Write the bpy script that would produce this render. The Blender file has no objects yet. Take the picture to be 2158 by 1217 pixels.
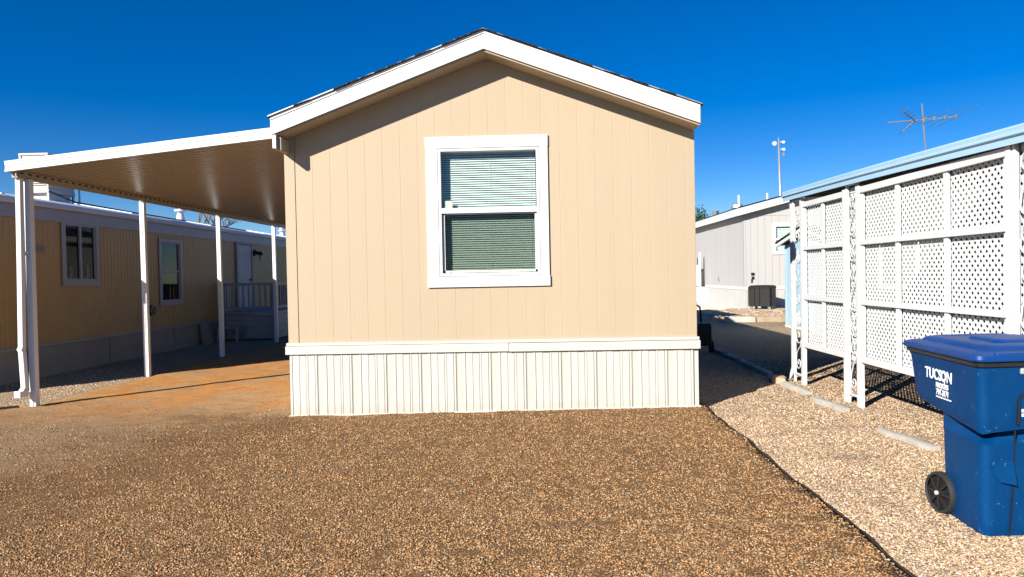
import bpy, math, random
import numpy as np
from mathutils import Vector, Matrix, noise
R = math.radians
random.seed(7)
S = bpy.context.scene
COL = S.collection

# ------------------------------------------------------------------ camera
cam = bpy.data.cameras.new('camera'); camo = bpy.data.objects.new('camera', cam); COL.objects.link(camo)
cam.sensor_width = 36; cam.lens = 1500 / 2158 * 36; cam.clip_start = 0.05; cam.clip_end = 2000
yaw, pitch, roll = R(1.8), R(-1.05), R(1.1)
fwd = Vector((-math.sin(yaw) * math.cos(pitch), math.cos(yaw) * math.cos(pitch), math.sin(pitch)))
r0 = fwd.cross(Vector((0, 0, 1))).normalized(); u0 = r0.cross(fwd)
rr = r0 * math.cos(roll) - u0 * math.sin(roll); uu = u0 * math.cos(roll) + r0 * math.sin(roll)
M = Matrix((rr, uu, -fwd)).transposed().to_4x4(); M.translation = Vector((0, 0, 1.6))
camo.matrix_world = M
S.camera = camo
# ------------------------------------------------------------------ light
SAZ, SEL = R(39), R(26.4)      # light travels towards +X/+Y
trav = Vector((math.sin(SAZ) * math.cos(SEL), math.cos(SAZ) * math.cos(SEL), -math.sin(SEL)))
sl = bpy.data.lights.new('sun', 'SUN'); sl.energy = 5.0; sl.angle = R(0.5); sl.color = (1, .955, .88)
so = bpy.data.objects.new('sun', sl); COL.objects.link(so)
so.rotation_euler = trav.to_track_quat('-Z', 'Y').to_euler(); so.location = (-20, -20, 30)
W = bpy.data.worlds.new('World'); S.world = W; W.use_nodes = True
nt = W.node_tree; nt.nodes.clear()
out = nt.nodes.new('ShaderNodeOutputWorld'); bg = nt.nodes.new('ShaderNodeBackground')
sky = nt.nodes.new('ShaderNodeTexSky'); sky.sky_type = 'NISHITA'; sky.sun_disc = False
sky.sun_elevation = SEL; sky.sun_rotation = math.atan2(-trav.x, -trav.y)
sky.air_density = 1.0; sky.dust_density = 0.0; sky.ozone_density = 3.0; sky.altitude = 1500
hs = nt.nodes.new('ShaderNodeHueSaturation'); hs.inputs['Saturation'].default_value = 1.5; hs.inputs['Hue'].default_value = 0.508
nt.links.new(sky.outputs[0], hs.inputs['Color']); gm = nt.nodes.new('ShaderNodeMix'); gm.data_type = 'RGBA'; gm.blend_type = 'MULTIPLY'; gm.inputs[0].default_value = 1; gm.inputs[7].default_value = (1, 1.08, 1.24, 1)
nt.links.new(hs.outputs[0], gm.inputs[6]); nt.links.new(gm.outputs[2], bg.inputs[0]); nt.links.new(bg.outputs[0], out.inputs[0])
bg.inputs[1].default_value = 0.05
S.view_settings.view_transform = 'Standard'; S.view_settings.look = 'None'
S.view_settings.exposure = 0.9; S.view_settings.gamma = 1
S.cycles.max_bounces = 8; S.cycles.diffuse_bounces = 1; S.cycles.transparent_max_bounces = 16

# ------------------------------------------------------------------ materials
def srgb(r, g, b):
    f = lambda c: (c / 255 / 12.92) if c / 255 <= .04045 else ((c / 255 + .055) / 1.055) ** 2.4
    return (f(r), f(g), f(b), 1)

class N:
    """tiny node helper"""
    def __init__(s, name):
        s.m = bpy.data.materials.new(name); s.m.use_nodes = True; s.t = s.m.node_tree; s.t.nodes.clear()
        s.o = s.t.nodes.new('ShaderNodeOutputMaterial'); s.b = s.t.nodes.new('ShaderNodeBsdfPrincipled')
        s.t.links.new(s.b.outputs[0], s.o.inputs[0])
        s.co = s.t.nodes.new('ShaderNodeNewGeometry').outputs['Position']
    def n(s, ty, **k):
        q = s.t.nodes.new(ty)
        for a, v in k.items(): setattr(q, a, v)
        return q
    def l(s, a, b): s.t.links.new(a, b)
    def mapv(s, sc):
        q = s.n('ShaderNodeMapping'); q.inputs['Scale'].default_value = sc; s.l(s.co, q.inputs[0]); return q.outputs[0]
    def noise(s, scale, detail=4, vec=None, rough=.6):
        q = s.n('ShaderNodeTexNoise'); q.inputs['Scale'].default_value = scale; q.inputs['Detail'].default_value = detail
        q.inputs['Roughness'].default_value = rough
        s.l(vec or s.co, q.inputs['Vector']); return q.outputs[0]
    def ramp(s, fac, stops, inter='LINEAR'):
        q = s.n('ShaderNodeValToRGB'); q.color_ramp.interpolation = inter; e = q.color_ramp.elements
        while len(e) < len(stops): e.new(.5)
        for i, (p, c) in enumerate(stops):
            e[i].position = p; e[i].color = c if len(c) == 4 else (*c, 1)
        s.l(fac, q.inputs[0]); return q.outputs[0]
    def mix(s, f, a, b, mode='MIX'):
        q = s.n('ShaderNodeMix', data_type='RGBA', blend_type=mode)
        for sock, v in ((q.inputs[0], f), (q.inputs[6], a), (q.inputs[7], b)):
            if hasattr(v, 'is_linked') or isinstance(v, bpy.types.NodeSocket): s.l(v, sock)
            else: sock.default_value = v
        return q.outputs[2]
    def math(s, op, a, b=0.0, c=0.0):
        q = s.n('ShaderNodeMath', operation=op)
        for i, v in enumerate((a, b, c)):
            if isinstance(v, bpy.types.NodeSocket): s.l(v, q.inputs[i])
            else: q.inputs[i].default_value = v
        return q.outputs[0]
    def bump(s, h, strength=.3, dist=.01):
        q = s.n('ShaderNodeBump'); q.inputs['Strength'].default_value = strength; q.inputs['Distance'].default_value = dist
        s.l(h, q.inputs['Height']); s.l(q.outputs[0], s.b.inputs['Normal'])
    def set(s, **k):
        for a, v in k.items():
            sock = s.b.inputs[a.replace('_', ' ')]
            if isinstance(v, bpy.types.NodeSocket): s.l(v, sock)
            else: sock.default_value = v

def c4(c): return (*c, 1) if len(c) == 3 else c
def scale(c, k): return (min(c[0] * k, 1), min(c[1] * k, 1), min(c[2] * k, 1), 1)

def paint(name, c, rough=.5, var=.06, nscale=3, bump=.08, bscale=60, vert=False, metal=0, spec=.5):
    m = N(name); c = c4(c)
    v = m.mapv((1, 1, .06)) if vert else None
    a = m.noise(nscale, 5, v)
    a2 = m.noise(nscale * 9, 3, m.mapv((1, 1, .05)) if vert else None)
    col = m.mix(m.ramp(a, [(.3, (0, 0, 0)), (.7, (1, 1, 1))]), scale(c, 1 - var), scale(c, 1 + var * .5))
    col = m.mix(m.math('MULTIPLY', a2, var * 1.5), col, scale(c, .75))
    m.set(Base_Color=col, Roughness=rough, Metallic=metal); m.b.inputs['Specular IOR Level'].default_value = spec
    if bump: m.bump(m.noise(bscale, 3, m.mapv((1, 1, .08)) if vert else None), bump, .004)
    return m.m

def gravel(name, cols, sc=62, gap=(.05, .035, .02), dirt=None, bumpd=.012, extra=None, patch=.25):
    """pebbles: voronoi cells, each with its own stone colour, dark gaps, bump"""
    m = N(name)
    warp = m.n('ShaderNodeVectorMath', operation='ADD')
    nz = m.n('ShaderNodeTexNoise'); nz.inputs['Scale'].default_value = 40; m.l(m.co, nz.inputs['Vector'])
    ms = m.n('ShaderNodeVectorMath', operation='SCALE'); ms.inputs['Scale'].default_value = .012
    m.l(nz.outputs['Color'], ms.inputs[0]); m.l(m.co, warp.inputs[0]); m.l(ms.outputs[0], warp.inputs[1])
    def vor(scl):
        v = m.n('ShaderNodeTexVoronoi'); v.inputs['Scale'].default_value = scl; v.inputs['Randomness'].default_value = 1
        m.l(warp.outputs[0], v.inputs['Vector']); return v
    v1 = vor(sc); v2 = vor(sc * 2.1)
    sep = m.n('ShaderNodeSeparateColor'); m.l(v1.outputs['Color'], sep.inputs[0])
    sep2 = m.n('ShaderNodeSeparateColor'); m.l(v2.outputs['Color'], sep2.inputs[0])
    k = len(cols)
    st1 = m.ramp(sep.outputs[0], [((i + .0) / k, c4(c)) for i, c in enumerate(cols)], 'CONSTANT')
    st2 = m.ramp(sep2.outputs[1], [((i + .0) / k, c4(c)) for i, c in enumerate(reversed(cols))], 'CONSTANT')
    pick = m.math('GREATER_THAN', m.noise(sc * .45, 2), .52)
    col = m.mix(pick, st1, st2)
    d1 = m.math('MULTIPLY', v1.outputs['Distance'], 1.0); d2 = m.math('MULTIPLY', v2.outputs['Distance'], 1.0)
    dm = m.n('ShaderNodeMix'); m.l(pick, dm.inputs[0]); m.l(d1, dm.inputs[2]); m.l(d2, dm.inputs[3])
    g = m.ramp(dm.outputs[0], [(.42, (0, 0, 0)), (.72, (1, 1, 1))])
    col = m.mix(m.math('MULTIPLY', g, .8), col, c4(gap))
    cl = m.ramp(m.noise(sc * .55, 3, None, .7), [(.36, (.35, .35, .35)), (.5, (.85, .85, .85)), (.66, (1.3, 1.3, 1.3))])
    col = m.mix(1.0, col, cl, 'MULTIPLY')
    # broad tone patches (real mixed batches of stone and settled dust)
    big = m.ramp(m.noise(.9, 4), [(.35, (0, 0, 0)), (.7, (1, 1, 1))])
    col = m.mix(m.math('MULTIPLY', big, patch), col, c4(gap))
    h = m.math('SUBTRACT', 1.0, m.math('MULTIPLY', dm.outputs[0], m.math('ADD', dm.outputs[0], .35)))
    if dirt:
        mask, dcols = dirt(m)
        dn = m.noise(3.2, 8, None, .7); dn2 = m.noise(45, 5, None, .75)
        dc = m.mix(m.ramp(dn, [(.3, (0, 0, 0)), (.5, (1, 1, 1))]), dcols[0], dcols[1])
        dc = m.mix(m.ramp(dn, [(.52, (0, 0, 0)), (.72, (1, 1, 1))]), dc, dcols[2])
        dc = m.mix(m.ramp(dn2, [(.36, (.75, .75, .75)), (.47, (0, 0, 0))]), dc, (.10, .055, .025, 1))
        dc = m.mix(m.ramp(dn2, [(.58, (0, 0, 0)), (.72, (.6, .6, .6))]), dc, (.58, .42, .26, 1))
        col = m.mix(mask, col, dc)
        hh = m.math('ADD', m.math('MULTIPLY', dn2, .5), m.math('MULTIPLY', dn, 1.2))
        hm = m.n('ShaderNodeMix'); m.l(mask, hm.inputs[0]); m.l(h, hm.inputs[2]); m.l(hh, hm.inputs[3]); h = hm.outputs[0]
    m.set(Base_Color=col, Roughness=.93); m.b.inputs['Specular IOR Level'].default_value = .15
    m.bump(h, .9, bumpd)
    return m.m

def glass(name, tint, gl=.25, rough=.02, refl=.9):
    m = N(name); t = m.n('ShaderNodeBsdfTransparent'); t.inputs[0].default_value = c4(tint)
    g = m.n('ShaderNodeBsdfGlossy'); g.inputs['Roughness'].default_value = rough; g.inputs[0].default_value = (refl, refl, refl, 1)
    f = m.n('ShaderNodeLayerWeight'); f.inputs[0].default_value = .5
    k = m.math('ADD', m.math('POWER', f.outputs['Facing'], 4.0), gl)
    x = m.n('ShaderNodeMixShader'); m.l(k, x.inputs[0]); m.l(t.outputs[0], x.inputs[1]); m.l(g.outputs[0], x.inputs[2]); m.l(x.outputs[0], m.o.inputs[0])
    return m.m

MT = {}
MT['tan'] = paint('tan_siding', (.432, .338, .228), .6, .07, .9, .35, 90, vert=True, spec=.3)
MT['tan_trim'] = paint('tan_soffit', (.40, .31, .21), .6, .05, 2, .2, 60, spec=.3)
MT['white'] = paint('white_paint', (.70, .69, .66), .45, .04, 2, .1)
MT['white_warm'] = paint('cream_skirting', (.51, .49, .43), .5, .05, 1.5, .1, 40, spec=.35)
def skirtmat():
    m = N('cream_skirting_vinyl'); sep = m.n('ShaderNodeSeparateXYZ'); m.l(m.co, sep.inputs[0])
    base = m.mix(m.ramp(m.noise(1.5, 5), [(.3, (0, 0, 0)), (.7, (1, 1, 1))]), (.485, .465, .405, 1), (.52, .50, .445, 1))
    n = m.noise(7, 6, m.mapv((1, 1, .6)), .7)
    splash = m.math('SUBTRACT', m.math('MULTIPLY', n, .26), sep.outputs[2])
    k = m.ramp(m.math('ADD', m.math('MULTIPLY', splash, 6.0), .15), [(.0, (0, 0, 0)), (1, (.30, .30, .30))])
    st = m.ramp(m.noise(9, 4, m.mapv((1, 1, .03)), .7), [(.58, (0, 0, 0)), (.8, (.16, .16, .16))])
    c = m.mix(k, base, (.34, .235, .14, 1)); c = m.mix(st, c, (.33, .29, .22, 1))
    m.set(Base_Color=c, Roughness=.5); m.b.inputs['Specular IOR Level'].default_value = .35
    m.bump(m.noise(3, 3), .12, .01); return m.m
MT['white_warm'] = skirtmat()
MT['track'] = paint('skirting_track', (.51, .49, .43), .5, .05, 1.5, .1, 40, spec=.35)
MT['vinyl'] = paint('white_vinyl', (.66, .66, .64), .3, .02, 2, .03)
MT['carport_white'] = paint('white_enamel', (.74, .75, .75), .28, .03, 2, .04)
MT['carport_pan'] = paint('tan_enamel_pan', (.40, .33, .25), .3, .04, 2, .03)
MT['shingle'] = gravel('asphalt_shingle', [(.03, .03, .032), (.05, .045, .04), (.075, .06, .05), (.02, .02, .025)], 90, (.01, .01, .01), None, .004)
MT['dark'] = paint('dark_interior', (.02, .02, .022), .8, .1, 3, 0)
MT['black'] = paint('black_plastic', (.012, .012, .013), .45, .15, 6, .1)
MT['rubber'] = paint('black_rubber', (.018, .018, .018), .7, .2, 20, .3)
MT['blind'] = paint('blind_slat', (.80, .82, .79), .4, .03, 2, 0)
MT['curtain'] = paint('cloth', (.55, .53, .50), .85, .08, 8, .2)
MT['glass'] = glass('window_glass', (.915, .96, .94), .035)
MT['screen'] = glass('screen_mesh', (.76, .77, .75), .0, .6, .08)
MT['screen_dark'] = glass('dark_glass', (.45, .47, .48), .0, .02, .55)
MT['nsiding'] = paint('ochre_siding', (.43, .275, .10), .5, .07, 1.5, .1, 30)
MT['nskirt'] = paint('grey_skirting', (.30, .27, .24), .65, .14, 1.2, .15, 40)
MT['ntrim'] = paint('grey_white_trim', (.32, .31, .32), .5, .06, 2, .1)
MT['roofwhite'] = paint('white_roof_coating', (.62, .64, .66), .5, .07, 1.2, .2, 12)
MT['greyhouse'] = paint('light_grey_siding', (.42, .405, .38), .6, .04, 1.2, .15, 60, vert=True)
MT['greytrim'] = paint('white_trim', (.60, .60, .58), .5, .04)
MT['greyskirt'] = paint('pale_skirting', (.47, .46, .43), .5, .08, 2)
MT['shedblue'] = paint('pale_blue_paint', (.36, .52, .62), .5, .05, 2, .1)
MT['fasciablue'] = paint('pale_blue_enamel', (.33, .50, .64), .3, .05, 1.4, .04)
MT['lattice'] = paint('white_wood_paint', (.60, .61, .60), .55, .06, 3, .15)
MT['iron'] = paint('white_iron', (.58, .59, .58), .45, .12, 12, .15)
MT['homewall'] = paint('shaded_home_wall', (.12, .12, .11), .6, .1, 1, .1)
MT['galv'] = paint('galvanised_steel', (.42, .43, .43), .42, .12, 8, .05, metal=.6)
MT['antenna'] = paint('weathered_aluminium', (.13, .14, .16), .6, .1, 8, 0)
MT['concrete'] = paint('concrete', (.43, .40, .34), .85, .16, 9, .6, 70)
MT['driveway'] = paint('driveway_concrete', (.72, .66, .57), .85, .1, 1.5, .4, 60)
MT['brick'] = paint('pink_brick', (.60, .36, .23), .85, .2, 20, .7, 70)
MT['tanblock'] = paint('tan_block', (.33, .25, .165), .85, .16, 8, .6, 60)
MT['edging'] = paint('rusty_edging', (.035, .02, .012), .8, .3, 20, .3)
MT['cooler'] = paint('cooler_beige', (.44, .41, .36), .5, .08, 3, .1)
MT['bark'] = paint('bark', (.16, .12, .09), .9, .25, 6, .4)
MT['leaf'] = paint('leaf', (.05, .10, .03), .6, .3, 6, 0)
MT['weed'] = paint('weed', (.16, .22, .05), .6, .3, 6, 0)
MT['grille'] = paint('grille_black', (.018, .017, .015), .6, .2, 6, .2, spec=.15)
MT['lettering'] = paint('white_lettering', (.82, .84, .86), .5, .06, 30, 0)
MT['latch'] = paint('grey_latch', (.38, .40, .38), .45, .1, 10, .1)
MT['note'] = paint('paper_note', (.75, .75, .55), .8, .12, 30, 0)

def binmat():
    m = N('blue_bin_plastic')
    n1 = m.noise(2.2, 6, m.mapv((1, 1, .7))); n2 = m.noise(22, 6, m.mapv((1, 1, .25)), .75)
    c = m.mix(m.ramp(n1, [(.35, (0, 0, 0)), (.7, (1, 1, 1))]), (.0004, .031, .118, 1), (.0003, .045, .140, 1))
    dust = m.ramp(n2, [(.52, (0, 0, 0)), (.8, (1, 1, 1))])
    c = m.mix(m.math('MULTIPLY', dust, .14), c, (.01, .08, .19, 1))
    v = m.n('ShaderNodeTexNoise'); v.inputs['Scale'].default_value = 30; v.inputs['Detail'].default_value = 2; v.inputs['Distortion'].default_value = 1.5
    m.l(m.co, v.inputs['Vector'])
    sc = m.ramp(v.outputs[0], [(.70, (0, 0, 0)), (.73, (1, 1, 1))])
    c = m.mix(m.math('MULTIPLY', sc, .45), c, (.12, .2, .3, 1))
    m.set(Base_Color=c, Roughness=m.ramp(n2, [(.3, (.42,) * 3), (.7, (.62,) * 3)])); m.b.inputs['Specular IOR Level'].default_value = .10
    m.bump(m.noise(180, 2), .08, .002)
    return m.m
MT['bin'] = binmat()
MT['bin_lid'] = paint('blue_lid_plastic', (.001, .042, .19), .45, .12, 3, .05, 200, spec=.25)

def perf():
    m = N('perforated_skirting'); c = (.51, .49, .43, 1)
    sep = m.n('ShaderNodeSeparateXYZ'); m.l(m.co, sep.inputs[0])
    a = m.math('SINE', m.math('MULTIPLY', m.math('ADD', sep.outputs[0], sep.outputs[2]), 2 * math.pi / .022))
    b = m.math('SINE', m.math('MULTIPLY', m.math('SUBTRACT', sep.outputs[0], sep.outputs[2]), 2 * math.pi / .022))
    p = m.math('GREATER_THAN', m.math('MULTIPLY', a, b), .45)
    m.set(Base_Color=m.mix(m.math('MULTIPLY', p, .75), c, (.30, .26, .20, 1)), Roughness=.5)
    return m.m
MT['perf'] = perf()

pinkish = [(.70, .48, .28), (.82, .64, .42), (.60, .38, .21), (.78, .54, .32), (.88, .76, .56), (.54, .43, .31), (.74, .56, .38), (.66, .42, .23)]
brownish = [(.44, .228, .090), (.54, .300, .130), (.32, .165, .063), (.48, .250, .098), (.64, .425, .22), (.29, .185, .10), (.57, .280, .10), (.40, .200, .078)]
MT['gravel_light'] = gravel('tan_gravel', pinkish, 84, (.16, .095, .05), patch=.12)
def pad_dirt(m):
    # compacted dirt beside the house under the carport and towards the lower left of the pad
    sep = m.n('ShaderNodeSeparateXYZ'); m.l(m.co, sep.inputs[0]); x, y = sep.outputs[0], sep.outputs[1]
    nz = m.math('MULTIPLY', m.math('SUBTRACT', m.noise(.8, 6, None, .65), .5), 3.4)
    # zone 1: Y > 8.2 and x < -2.6  ; zone 2: far left x < -3.2 - ...
    z1 = m.math('ADD', m.math('MULTIPLY', m.math('SUBTRACT', y, m.math('ADD', 7.75, m.math('MULTIPLY', m.math('ADD', x, 6.5), .16))), 2.2), nz)
    z1 = m.math('MINIMUM', z1, m.math('MULTIPLY', m.math('SUBTRACT', -2.2, x), 3))
    z2 = m.math('ADD', m.math('MULTIPLY', m.math('SUBTRACT', m.math('ADD', -4.5, m.math('MULTIPLY', y, .33)), x), 1.1), nz)
    z2 = m.math('SUBTRACT', z2, 2.1)
    mk = m.math('MAXIMUM', z1, z2)
    rm_ = m.n('ShaderNodeMapping'); rm_.inputs['Rotation'].default_value = (0, 0, R(-52)); rm_.inputs['Scale'].default_value = (1.2, 9, 1); m.l(m.co, rm_.inputs[0])
    fine = m.math('ADD', m.math('MULTIPLY', m.math('SUBTRACT', m.noise(38, 4), .5), 3.6), m.math('MULTIPLY', m.math('SUBTRACT', m.noise(1.3, 5, rm_.outputs[0], .7), .5), 3.0))
    mk = m.ramp(m.math('ADD', m.math('MULTIPLY', m.math('ADD', mk, fine), .4), .45), [(.2, (0, 0, 0)), (.7, (1, 1, 1))])
    far = m.ramp(m.math('ADD', m.math('MULTIPLY', m.math('SUBTRACT', y, 7.6), .45), m.math('MULTIPLY', nz, .12)), [(.0, (0, 0, 0)), (.9, (1, 1, 1))])
    red = m.ramp(m.noise(1.1, 5, None, .6), [(.40, (0, 0, 0)), (.56, (1, 1, 1))])
    mk2 = [m.mix(far, c4(a), m.mix(m.math('MULTIPLY', red, .8), c4(b), c4(r))) for a, b, r in (((.20, .125, .065), (.36, .20, .085), (.46, .18, .045)), ((.27, .175, .095), (.44, .265, .125), (.55, .235, .06)), ((.33, .225, .13), (.52, .34, .18), (.60, .31, .10)))]
    return mk, mk2
MT['gravel_pad'] = gravel('brown_gravel', brownish, 118, (.07, .036, .014), pad_dirt, patch=.3)
MT['gravel_bed'] = gravel('orange_stone', [(.78, .54, .30), (.90, .72, .50), (.72, .46, .24), (.92, .80, .62)], 13, (.34, .20, .10), bumpd=.02, patch=0)

# ------------------------------------------------------------------ mesh builder
class MB:
    def __init__(s): s.v = []; s.f = []; s.mi = []
    def add(s, vs, fs, mi=0):
        b = len(s.v); s.v += [tuple(v) for v in vs]; s.f += [tuple(i + b for i in f) for f in fs]; s.mi += [mi] * len(fs); return s
    def box(s, x0, x1, y0, y1, z0, z1, mi=0):
        vs = [(x, y, z) for x in (x0, x1) for y in (y0, y1) for z in (z0, z1)]
        return s.add(vs, [(0, 1, 3, 2), (4, 6, 7, 5), (0, 4, 5, 1), (2, 3, 7, 6), (0, 2, 6, 4), (1, 5, 7, 3)], mi)
    def prism(s, poly, axis, a, b, mi=0):
        """poly: 2D points; axis 'x': (y,z), 'y': (x,z), 'z': (x,y)"""
        n = len(poly)
        def P(p, t): return {'x': (t, p[0], p[1]), 'y': (p[0], t, p[1]), 'z': (p[0], p[1], t)}[axis]
        vs = [P(p, a) for p in poly] + [P(p, b) for p in poly]
        return s.add(vs, [tuple(range(n)), tuple(reversed(range(n, 2 * n)))] + [(i, i + n, (i + 1) % n + n, (i + 1) % n) for i in range(n)], mi)
    def obox(s, c, ax, ay, az, mi=0):
        c, ax, ay, az = map(Vector, (c, ax, ay, az))
        vs = [c + ax * i + ay * j + az * k for i in (-.5, .5) for j in (-.5, .5) for k in (-.5, .5)]
        return s.add(vs, [(0, 1, 3, 2), (4, 6, 7, 5), (0, 4, 5, 1), (2, 3, 7, 6), (0, 2, 6, 4), (1, 5, 7, 3)], mi)
    def beam(s, a, b, w, h, mi=0):
        a, b = Vector(a), Vector(b); d = b - a; u = Vector((0, 0, 1)) if abs(d.normalized().z) < .9 else Vector((0, 1, 0))
        sx = d.cross(u).normalized(); up = sx.cross(d).normalized()
        return s.obox((a + b) / 2, d, sx * w, up * h, mi)
    def tube(s, pts, r, n=8, mi=0, cap=True):
        pts = [Vector(p) for p in pts]; rs = r if isinstance(r, (list, tuple)) else [r] * len(pts); vs = []; fs = []
        prev = None
        for i, p in enumerate(pts):
            d = (pts[min(i + 1, len(pts) - 1)] - pts[max(i - 1, 0)]).normalized()
            if prev is None: a = d.orthogonal().normalized()
            else: a = (prev - d * prev.dot(d)).normalized()
            prev = a; b = d.cross(a)
            for k in range(n):
                t = 2 * math.pi * k / n; vs.append(p + (a * math.cos(t) + b * math.sin(t)) * rs[i])
        for i in range(len(pts) - 1):
            for k in range(n):
                fs.append((i * n + k, i * n + (k + 1) % n, (i + 1) * n + (k + 1) % n, (i + 1) * n + k))
        if cap: fs.append(tuple(reversed(range(n)))); fs.append(tuple(range((len(pts) - 1) * n, len(pts) * n)))
        return s.add(vs, fs, mi)
    def loft(s, rings, mi=0, cap0=True, cap1=True):
        n = len(rings[0]); vs = [p for r in rings for p in r]; fs = []
        for i in range(len(rings) - 1):
            for k in range(n): fs.append((i * n + k, i * n + (k + 1) % n, (i + 1) * n + (k + 1) % n, (i + 1) * n + k))
        if cap0: fs.append(tuple(reversed(range(n))))
        if cap1: fs.append(tuple(range((len(rings) - 1) * n, len(rings) * n)))
        return s.add(vs, fs, mi)
    def build(s, name, mats, parent=None, smooth=False, bevel=0, kind=None):
        org = worg(parent) if parent else Vector((0, 0, 0))
        me = bpy.data.meshes.new(name); me.from_pydata([tuple(Vector(v) - org) for v in s.v], [], s.f)
        for m in (mats if isinstance(mats, (list, tuple)) else [mats]): me.materials.append(MT[m] if isinstance(m, str) else m)
        me.polygons.foreach_set('material_index', s.mi)
        me.validate(); me.update()
        import bmesh
        bm = bmesh.new(); bm.from_mesh(me); bmesh.ops.recalc_face_normals(bm, faces=bm.faces); bm.to_mesh(me); bm.free()
        if smooth:
            me.shade_smooth() if smooth is True else (me.shade_smooth(), me.set_sharp_from_angle(angle=R(smooth)))
        o = bpy.data.objects.new(name, me); COL.objects.link(o)
        if parent: o.parent = parent
        if bevel:
            b = o.modifiers.new('bevel', 'BEVEL'); b.width = bevel; b.segments = 2; b.limit_method = 'ANGLE'; b.angle_limit = R(40)
        if kind: o['kind'] = kind
        return o

def worg(o):
    v = Vector((0, 0, 0))
    while o: v += o.location; o = o.parent
    return v
def thing(name, label, cat, loc=(0, 0, 0), group=None):
    o = bpy.data.objects.new(name, None); COL.objects.link(o); o.location = loc; o.empty_display_size = .2
    return tag(o, label, cat, group)
def tag(o, label, cat, group=None):
    o['label'] = label; o['category'] = cat
    if group: o['group'] = group
    return o
def rot_about(o, c, ang):
    pass
def rotz(pts, c, a):
    ca, sa = math.cos(a), math.sin(a)
    return [(c[0] + (p[0] - c[0]) * ca - (p[1] - c[1]) * sa, c[1] + (p[0] - c[0]) * sa + (p[1] - c[1]) * ca, p[2]) for p in pts]
def clip_poly(poly, ax, lim, keep_less):
    out = []
    for i in range(len(poly)):
        a, b = poly[i], poly[(i + 1) % len(poly)]
        ia = (a[ax] <= lim) == keep_less or abs(a[ax] - lim) < 1e-9
        ib = (b[ax] <= lim) == keep_less or abs(b[ax] - lim) < 1e-9
        if ia: out.append(a)
        if ia != ib:
            t = (lim - a[ax]) / (b[ax] - a[ax]); out.append((a[0] + (b[0] - a[0]) * t, a[1] + (b[1] - a[1]) * t))
    return out

# ------------------------------------------------------------------ ground
def grid_mesh(name, mat, x0, x1, y0, y1, nx, ny, zf):
    mb = MB(); vs = []; fs = []
    for j in range(ny + 1):
        for i in range(nx + 1):
            x = x0 + (x1 - x0) * i / nx; y = y0 + (y1 - y0) * j / ny; vs.append((x, y, zf(x, y)))
    for j in range(ny):
        for i in range(nx):
            a = j * (nx + 1) + i; fs.append((a, a + 1, a + nx + 2, a + nx + 1))
    mb.add(vs, fs); o = mb.build(name, mat, smooth=True, kind='structure'); return o
def left_x(y):
    if y > 9.1: return -6.64 + .06 * math.sin(y * 2.3) + .05 * noise.noise(Vector((0, y * 3, 5)))
    return -6.64 - (9.1 - y) * 1.15
mb = MB()
def rings_sheet():
    # one sheet reaching the horizon, finer near the camera
    xs = [-400, -120, -40, -20] + [-12 + .25 * i for i in range(0, 97)] + [20, 40, 120, 400]
    ys = [-60, -20, -5] + [0 + .3 * i for i in range(0, 60)] + [20, 26, 34, 50, 80, 150, 400, 800]
    vs = []; fs = []
    for y in ys:
        for x in xs:
            near = max(0, 1 - max(abs(x), abs(y - 8)) / 14)
            vs.append((x, y, (noise.noise(Vector((x * 1.3, y * 1.3, 0))) * .018 if near > 0 else 0) - .004 - (.09 if (1.4 < y < 20.1 and left_x(y) + .3 < x < 1.6) else 0)))
    n = len(xs)
    for j in range(len(ys) - 1):
        for i in range(n - 1):
            fs.append((j * n + i, j * n + i + 1, (j + 1) * n + i + 1, (j + 1) * n + i))
    return vs, fs
mb.add(*rings_sheet()); mb.build('ground', 'gravel_light', smooth=True, kind='structure')

def edge_x(y):   # right-hand edge of the brown pad
    return 1.895 + .07 * min(max((y - 3.0) / 5.5, 0), 1) + .014 * math.sin(y * 3.1) + .008 * math.sin(y * 7.7)
def padz(x, y):
    base = .010 + .0105 * x if x > -3 else -.0215 + min((-3 - x) / 3.4, 1) * .035
    z = base + .012 * noise.noise(Vector((x * .9, y * .9, 3))) + .007 * noise.noise(Vector((x * 5, y * 5, 1)))
    if 7.9 < y < 8.5: z += max(0, 1 - abs(y - 8.28) / .3) * .024 * max(0, noise.noise(Vector((x * 2.1, 0, 8))) + .35)
    return z
def pad():
    vs = []; fs = []; ny = 130; nx = 90
    for j in range(ny + 1):
        y = 1.0 + (20.5 - 1.0) * j / ny; a, b = left_x(y), edge_x(y)
        for i in range(nx + 1):
            x = a + (b - a) * min(i / (nx - 1), 1); z = padz(x, y)
            if i in (0, nx) or j in (0, ny): z = -.03
            vs.append((x, y, z))
    for j in range(ny):
        for i in range(nx):
            q = j * (nx + 1) + i; fs.append((q, q + 1, q + nx + 2, q + nx + 1))
    m = MB(); m.add(vs, fs); return m.build('gravel_pad', 'gravel_pad', smooth=True, kind='structure')
pad()

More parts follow.
